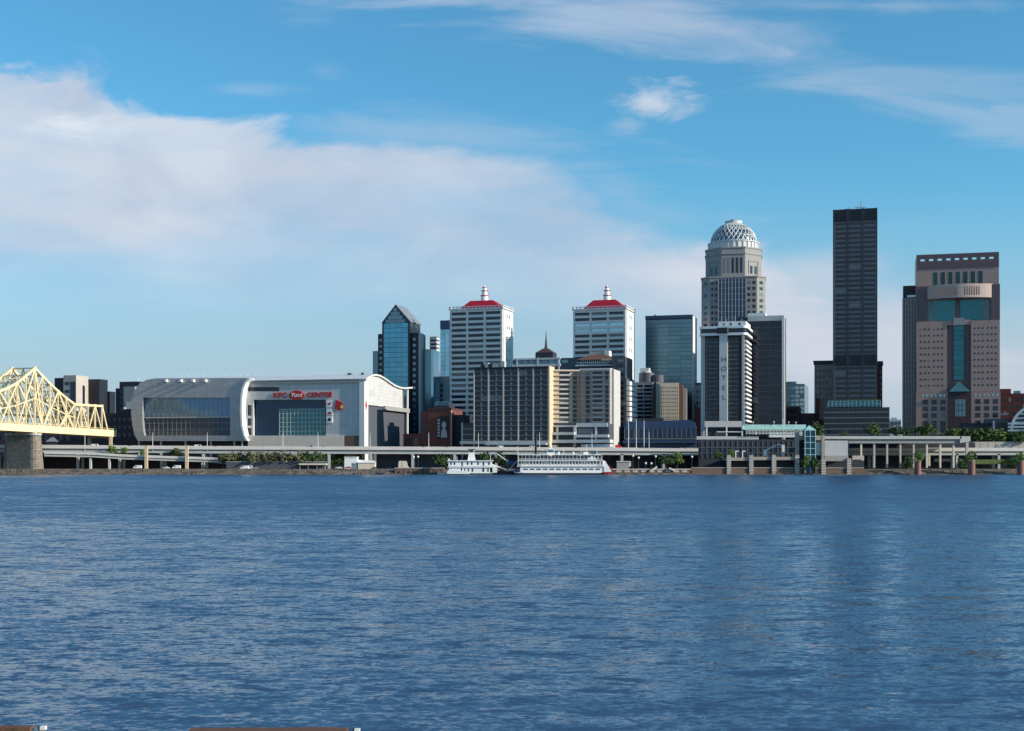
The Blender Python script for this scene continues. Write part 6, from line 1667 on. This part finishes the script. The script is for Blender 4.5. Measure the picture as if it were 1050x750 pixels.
# channel marker
t = thing('channel_marker', 'small dark marker bobbing on the river before the arena', 'buoy', (PX(289, 770), 770, 0))
MB().lathe(0, 0, [(.5, -.3), (.6, .2), (.35, .5), (.2, 1.4)], 10).build('float', 'charcoal', t); MB().bar((0, 0, 1.3), (.7, 0, 1.9), .15).build('top_mark', 'black metal', t)

# ------------------------------------------------------------------ steamboats
BY = 840.0
def bz(py): return PZ(py, BY)
T = thing('steamboat', 'long white stern wheel steamboat with three decks, a black chimney and red paddle wheel', 'steamboat', (PX(575, BY), BY, 0))
ox = T.location[0]
def bx(px): return PX(px, BY) - ox
HB = 5.5
hull = [(bx(527.5), -3), (bx(531), -HB + .6), (bx(536), -HB), (bx(619), -HB), (bx(619), HB), (bx(536), HB), (bx(531), HB - .6), (bx(527.5), 3)]
MB().plan([(x * .99, y * .9) for x, y in hull], -.6, bz(485.2), hull).build('hull', 'charcoal', T)
MB().plan(hull, bz(485.2) + .01, bz(484.3)).build('hull_rim', 'white paint', T)
def deck(px0, px1, pt, pb, o, m, name): return MB().box(bx(px0), bx(px1), -HB - o, HB + o, bz(pb), bz(pt)).build(name, m, T)
mw = deck(533.5, 618.6, 478.6, 484.29, -.3, 'white paint', 'main_deck')
for k in range(12):
    x = 536.5 + k * 6.7; MB().box(bx(x), bx(x + 4.6), -HB + .22, -HB + .34, bz(481.9), bz(480.7)).build('window', 'plain dark glass', mw)
deck(530, 619.6, 477.9, 478.55, .5, 'white paint', 'promenade_deck')
sal = deck(534, 616, 472.9, 477.88, -1.4, 'white paint', 'saloon')
for k in range(26):
    x = 534.6 + k * 3.1; MB().box(bx(x), bx(x + 1.5), -HB + 1.28, -HB + 1.46, bz(476.2), bz(473.3)).build('window', 'plain dark glass', sal)
deck(531, 618, 472.2, 472.88, .4, 'white paint', 'hurricane_deck')
MB().box(bx(537), bx(602), -HB + 2.4, HB - 2.4, bz(472.18), bz(468)).build('texas_cabin', 'spandrel grey', T)
deck(531.2, 616, 466.2, 466.9, -.2, 'white paint', 'top_roof')
def rail(px0, px1, pt, pb, o, step, name, bars, thick=.09):
    mb = MB(); n = int((px1 - px0) / step)
    for sy in (-1, 1):
        y = sy * (HB + o)
        for i in range(n + 1): x = bx(px0 + (px1 - px0) * i / n); mb.box(x - thick, x + thick, y - .09, y + .09, bz(pb), bz(pt))
        for t_, b_ in bars: mb.box(bx(px0), bx(px1), y - .06, y + .06, bz(b_), bz(t_))
    return mb.build(name, 'white paint', T)
rail(531.5, 617, 466.9, 472.2, 0, 3.6, 'upper_railing', ((470.6, 470.35), (471.5, 471.3))); rail(531, 618.6, 472.9, 477.9, .2, 3.6, 'promenade_railing', ((476.0, 475.8), (477.2, 476.6)))
# pilot house, chimney, paddle box
ph = MB().box(bx(561), bx(568.4), -2.2, 2.2, bz(466.2), bz(461)).build('pilot_house', 'white paint', T)
MB().box(bx(561.6), bx(567.8), -2.25, 2.25, bz(464.2), bz(462)).build('window', 'slate mirror', ph)
MB().plan([(bx(560.4), -2.8), (bx(569), -2.8), (bx(569), 2.8), (bx(560.4), 2.8)], bz(461) + .01, bz(459.3), [(bx(564), -.3), (bx(565.4), -.3), (bx(565.4), .3), (bx(564), .3)]).build('roof', 'white metal', ph)
MB().lathe(bx(564.7), 0, [(.5, bz(459.6)), (.6, bz(458.6)), (.2, bz(457.8)), (.05, bz(456.4))], 8).build('finial', 'white paint', ph)
for y in (-2.4, 2.4):
    c_ = MB().cyl(bx(549.4), y, bz(471), bz(447.5), .72, 14).build('chimney', 'black metal', T)
    MB().lathe(bx(549.4), y, [(.75, bz(448.6)), (1.15, bz(447)), (1.0, bz(446.4))], 14).build('crown', 'black metal', c_)
for px, y0 in ((530.4, 458), (540, 462), (556, 461.5), (578, 461), (596, 462), (612, 459), (601.5, 456)): MB().cyl(bx(px), 0, bz(467), bz(y0), .13, 6).build('mast', 'white metal', T)
mb = MB()
for a, c_ in ((530.4, 549), (549, 578), (578, 612)): mb.bar((bx(a), 0, bz(459 if a < 531 else 462)), (bx(c_), 0, bz(462)), .04)
mb.build('rigging', 'grey metal', T)
fl = MB().box(bx(609.4), bx(611.8), -.05, .05, bz(457.6), bz(456)).build('flag', 'car blue', T)
prof = [(bx(602), bz(472.2))] + [(bx(606.5) + 2.9 * cos(pi - pi * i / 10), bz(472.2) + 2.4 * sin(pi - pi * i / 10)) for i in range(11)] + [(bx(611), bz(472.2))]
MB().prism([prof], -HB + .3, -HB + 1.6).build('calliope_cover', 'white paint', T)
MB().box(bx(598), bx(603), -3, 3, bz(466.2), bz(463.6)).build('roof_cabin', 'white paint', T)
MB().box(bx(606), bx(611.4), -2, 2, bz(466.2), bz(464.4)).build('skylight', 'slate mirror', T)
for px in (573, 588): MB().cyl(bx(px), 1, bz(466.2), bz(463.4), .5, 10).build('funnel', 'white paint', T)
MB().prism([[(bx(618.7), bz(485)), (bx(618.7), bz(472.4)), (bx(620), bz(472.8)), (bx(626.4), bz(483.4)), (bx(626.4), bz(485))]], -HB - .1, -HB + .4).prism([[(bx(618.7), bz(485)), (bx(618.7), bz(472.4)), (bx(620), bz(472.8)), (bx(626.4), bz(483.4)), (bx(626.4), bz(485))]], HB - .4, HB + .1).build('stern_frame', 'white paint', T)
pwc = (bx(622.8), bz(482)); rw = 3.0
pw = MB().prism([[(pwc[0] + .4 * cos(i * pi / 4), pwc[1] + .4 * sin(i * pi / 4)) for i in range(8)]], -HB + .5, HB - .5)
for k in range(12):
    a = k * pi / 6; c_, s_a = cos(a), sin(a); p0_ = (pwc[0] + rw * .55 * c_, pwc[1] + rw * .55 * s_a); p1_ = (pwc[0] + rw * c_, pwc[1] + rw * s_a); nx, nz = -s_a * .08, c_ * .08
    pw.prism([[(p0_[0] - nx, p0_[1] - nz), (p1_[0] - nx, p1_[1] - nz), (p1_[0] + nx, p1_[1] + nz), (p0_[0] + nx, p0_[1] + nz)]], -HB + .6, HB - .6)
for y in (-HB + .7, 0, HB - .9):
    for k in range(12): a = k * pi / 6; pw.bar((pwc[0], y, pwc[1]), (pwc[0] + rw * cos(a), y, pwc[1] + rw * sin(a)), .12)
pw.build('paddle_wheel', 'red roof', T)
MB().box(bx(617), bx(628), -HB - .35, -HB - .12, bz(485.4), bz(484)).build('stern_beam', 'red roof', T)
MB().box(bx(521.5), bx(531), -1.2, 1.2, bz(483.4), bz(482.4)).build('boarding_stage', 'grey metal', T)
MB().bar((bx(521), 0, bz(483)), (bx(531), 0, bz(472)), .12).bar((bx(531), 0, bz(484)), (bx(531), 0, bz(463)), .2).build('stage_boom', 'white metal', T)
for px, w_ in ((532, 1),): MB().box(bx(528), bx(532.5), -3.6, 3.6, bz(484.2), bz(480.6)).build('bow_cargo', 'car blue', T)

T = thing('steamboat', 'small white steamboat with two decks and a tapering pilot house, left of the longer one', 'steamboat', (PX(484, BY), BY, 0))
ox = T.location[0]; HB = 4.2
hull = [(bx(458.6), -1.5), (bx(462), -HB), (bx(505), -HB), (bx(505), HB), (bx(462), HB), (bx(458.6), 1.5)]
MB().plan([(x * .98, y * .9) for x, y in hull], -.5, bz(485.4), hull).build('hull', 'sea green hull', T)
MB().plan(hull, bz(485.4) + .01, bz(484.8)).build('hull_rim', 'white paint', T)
MB().prism([[(bx(458.4), bz(486)), (bx(459.4), bz(482.5)), (bx(464), bz(481.6)), (bx(480), bz(483.6)), (bx(481.6), bz(486.2))]], -HB - .4, -HB + .1).build('bow_guard', 'white paint', T)
md = deck(460.6, 505, 479.6, 484.78, -.2, 'white paint', 'main_deck')
for k, (px, w_, t0) in enumerate(((473, 1.2, 480.4), (476.4, 1, 480.4), (480, 1, 480.4), (484, 1.4, 480.4), (495, 1.6, 480), (500, 1.2, 480.2))):
    MB().box(bx(px), bx(px + w_), -HB + .12, -HB + .24, bz(484), bz(t0)).build('door', 'plain dark glass', md)
deck(459.2, 506.6, 478.7, 479.55, .5, 'white paint', 'promenade_deck')
ud = deck(460.2, 504.6, 473, 478.68, -.5, 'white paint', 'upper_deck')
for px in (462, 465.6, 473.4, 479, 483.2, 489.6, 495.2, 500.8):
    MB().box(bx(px), bx(px + 1.5), -HB + .42, -HB + .54, bz(476.8 if px not in (473.4, 495.2) else 478.4), bz(474.2)).build('window', 'plain dark glass', ud)
deck(459, 506, 472.2, 472.98, .4, 'white paint', 'roof')
MB().box(bx(460), bx(505), -HB - .3, -HB - .2, bz(477.3), bz(477.05)).box(bx(460), bx(505), -HB - .3, -HB - .2, bz(478.2), bz(478.0)).build('railing', 'white metal', T)
ph = MB().plan([(bx(479.6), -2.8), (bx(487.4), -2.8), (bx(487.4), 2.8), (bx(479.6), 2.8)], bz(472.18), bz(465), [(bx(480.8), -2), (bx(486.2), -2), (bx(486.2), 2), (bx(480.8), 2)]).build('pilot_house', 'white paint', T)
MB().box(bx(480.9), bx(486.1), -1.9, 1.9, bz(464.99), bz(461.4)).build('wheel_cabin', 'white paint', ph)
MB().box(bx(481.4), bx(485.6), -1.98, 1.98, bz(464), bz(462)).build('window', 'plain dark glass', ph)
MB().box(bx(479.8), bx(487), -2.6, 2.6, bz(461.38), bz(460.6)).build('roof', 'dark metal roof', ph)
MB().box(bx(460), bx(461.2), -2, 2, bz(472.2), bz(470.6)).build('roof_locker', 'white metal', T)
for px, y0 in ((468.5, 468), (503, 466)): MB().cyl(bx(px), 0, bz(472.2), bz(y0), .12, 6).build('mast', 'white metal', T)
MB().bar((bx(510), 0, bz(465.6)), (bx(521), 0, bz(473.4)), .28).build('boom', 'white metal', T)
MB().bar((bx(503), -1, bz(476)), (bx(519), -1, bz(481.6)), .5, .35).build('gangway', 'white metal', T)
MB().bar((bx(503), 0, bz(473)), (bx(510), 0, bz(465.6)), .08).bar((bx(503), 0, bz(466)), (bx(521), 0, bz(473.4)), .05).build('boom_stay', 'grey metal', T)
MB().prism([[(bx(502.6), bz(485)), (bx(502.6), bz(478.4)), (bx(507), bz(478)), (bx(509.6), bz(481)), (bx(509.6), bz(484.8))]], -HB + .2, HB - .2).build('paddle_box', 'white paint', T)
t = thing('barge', 'low dark landing barge with blue tarpaulin between the two steamboats', 'barge', (PX(518, 843), 843, 0))
mb = MB(); ab(mb, t, 509.8, 527, 483.4, 488.4, 843, 7); mb.build('hull', 'charcoal', t)
mb = MB(); ab(mb, t, 520, 527, 472.8, 477, 845, 4); mb.build('tarpaulin', 'navy canvas', t)
mb = MB(); ab(mb, t, 520.4, 521, 477, 483.4, 845, .4); ab(mb, t, 526, 526.6, 477, 483.4, 845, .4); ab(mb, t, 512, 518, 481, 483.4, 844, 3); mb.build('deck_gear', 'brown brick', t)
t = thing('motorboat', 'tiny white motorboat at the quay, just left of the small steamboat', 'motorboat', (PX(452.5, 846), 846, 0))
MB().plan([(-2.6, -.9), (1.8, -1), (3, 0), (1.8, 1), (-2.6, .9)], -.1, 1.0, [(-2.7, -1.1), (2, -1.2), (3.5, 0), (2, 1.2), (-2.7, 1.1)]).build('hull', 'white paint', t)
MB().box(-1, 1, -.8, .8, 1, 2.1).build('cabin', 'white paint', t); MB().box(-.8, .9, -.83, .83, 1.4, 1.9).build('window', 'plain dark glass', t)
t = thing('rowboat', 'small dark boat drawn up on the bank below the cars', 'rowboat', (PX(389, 848), 848.5, .25), .2)
MB().plan([(-2.4, -.6), (1.8, -.7), (2.6, 0), (1.8, .7), (-2.4, .6)], 0, .9, [(-2.6, -.9), (2, -1), (3.2, 0), (2, 1), (-2.6, .9)]).build('hull', 'charcoal', t); MB().cyl(0, 0, .5, 3.6, .12, 6).build('mast', 'charcoal', t); MB().box(-1.2, 1.4, -.5, .5, .9, 1.8).build('cover', 'dark concrete', t)

# ------------------------------------------------------------------ near bank at the foot of the picture
for lab, x0p, x1p, pt, Y, capx in (('weathered brown timber lying on the near bank, shorter one at the left corner', -60, 33, 744.8, 22.0, 43), ('long weathered brown timber lying on the near bank', 194.5, 356, 747.6, 22.0, 365)):
    z = PZ(pt, Y); t = thing('timber', lab, 'timber', (PX((x0p + x1p) / 2, Y), Y, z - .28), R(.4))
    L_ = PX(x1p, Y) - PX(x0p, Y); mb = MB(); n = 10
    r_ = random.Random(int(x1p)); ring_ = lambda x: [(x, -.16 + r_.uniform(-.01, .01), r_.uniform(-.004, .004)), (x, .16, 0), (x, .15, .275 + r_.uniform(-.006, .006)), (x, -.15, .275 + r_.uniform(-.006, .006))]
    if capx < 100: ring_ = lambda x: [(x, -.12 + r_.uniform(-.01, .01), .215), (x, .12, .215), (x, .11, .275 + r_.uniform(-.005, .005)), (x, -.11, .275 + r_.uniform(-.005, .005))]
    vs = []
    for i in range(n + 1): vs += ring_(-L_ / 2 + L_ * i / n)
    fs = [(0, 1, 2, 3), tuple(4 * n + k for k in (3, 2, 1, 0))]
    for i in range(n):
        for k in range(4): a = 4 * i + k; b_ = 4 * i + (k + 1) % 4; fs.append((a, b_, b_ + 4, a + 4))
    mb.add(vs, fs).build('beam', 'timber', t)
    if capx < 100:
        for xx in (-L_ * .3, L_ * .1, L_ * .42): MB().box(xx - .06, xx + .06, -.06, .06, -.4, .214).build('leg', 'timber', t)
    c_ = thing('marker_stake', 'white capped stake on the near bank beside the ' + ('shorter' if capx < 100 else 'long') + ' brown timber', 'stake', (PX(capx, Y), Y, z - .7))
    zt_ = PZ(744.8 if capx < 100 else 747.4, Y) - (z - .7)
    MB().box(-.035, .035, -.035, .035, 0, zt_ - .05).build('post', 'charcoal', c_); MB().box(-.02, .065, -.05, .05, zt_ - .06, zt_).build('cap', 'white paint', c_); MB().box(-.055, -.021, -.048, .048, zt_ - .058, zt_ - .002).build('dark_edge', 'charcoal', c_)
# grass tufts of the near bank
r_ = random.Random(21); mb = MB()
for _ in range(2600):
    x = r_.uniform(-10.5, 10.5); y = r_.uniform(18.5, 21.7)
    if not (x < -7.4 or (r_.random() < .05)): h = r_.uniform(.04, .10)
    else: h = r_.uniform(.12, .34)
    z = 3.55 - (y - 17) * .034; a = r_.uniform(0, pi); dx, dy = .012 * cos(a), .012 * sin(a); lx, ly = r_.uniform(-.06, .06), r_.uniform(-.06, .06)
    mb.add([(x - dx, y - dy, z - .03), (x + dx, y + dy, z - .03), (x + lx, y + ly, z + h)], [(0, 1, 2)])
for _ in range(900):
    x = r_.uniform(-9.4, -7.45) if r_.random() < .8 else r_.uniform(-7.3, -6.85); y = r_.uniform(21.0, 21.7); z = 3.4; h = r_.uniform(.16, .34) * (1 if x < -7.4 else .85); lx, ly = r_.uniform(-.05, .05), r_.uniform(-.05, .05)
    mb.add([(x - .012, y, z - .03), (x + .012, y, z - .03), (x + lx, y + ly, z + h)], [(0, 1, 2)])
o = bpy.data.objects.new('grass', raw(mb, 'grass', 'lawn green')); COL.objects.link(o); tag(o, 'short green grass on the near bank', 'grass', kind='stuff')

# broken stone along the far bank
r_ = random.Random(77); mb = MB()
for _ in range(1500):
    px = r_.uniform(-70, 470) if r_.random() < .8 else r_.uniform(860, 1110)
    y = r_.uniform(849.6, 857.5); x = PX(px, y); z = (y - 850) * .38; q_ = r_.uniform(.25, .75)
    vs = []
    for i in range(5): a = i * 2 * pi / 5 + r_.uniform(-.3, .3); vs.append((x + q_ * r_.uniform(.6, 1.2) * cos(a), y + q_ * .8 * sin(a), z - .3))
    for i in range(5): a = i * 2 * pi / 5 + r_.uniform(-.3, .3); vs.append((x + q_ * r_.uniform(.3, .8) * cos(a), y + q_ * .5 * sin(a), z + q_ * r_.uniform(.4, .9)))
    mb.add(vs, [(4, 3, 2, 1, 0), (5, 6, 7, 8, 9)] + [(i, (i + 1) % 5, 5 + (i + 1) % 5, 5 + i) for i in range(5)])
mat('broken stone', (.15, .125, .105), .95, var=.6, scale=.5)
o = mb.build('riprap', 'broken stone'); tag(o, 'broken brown stone lining the far river bank', 'stones', kind='stuff')
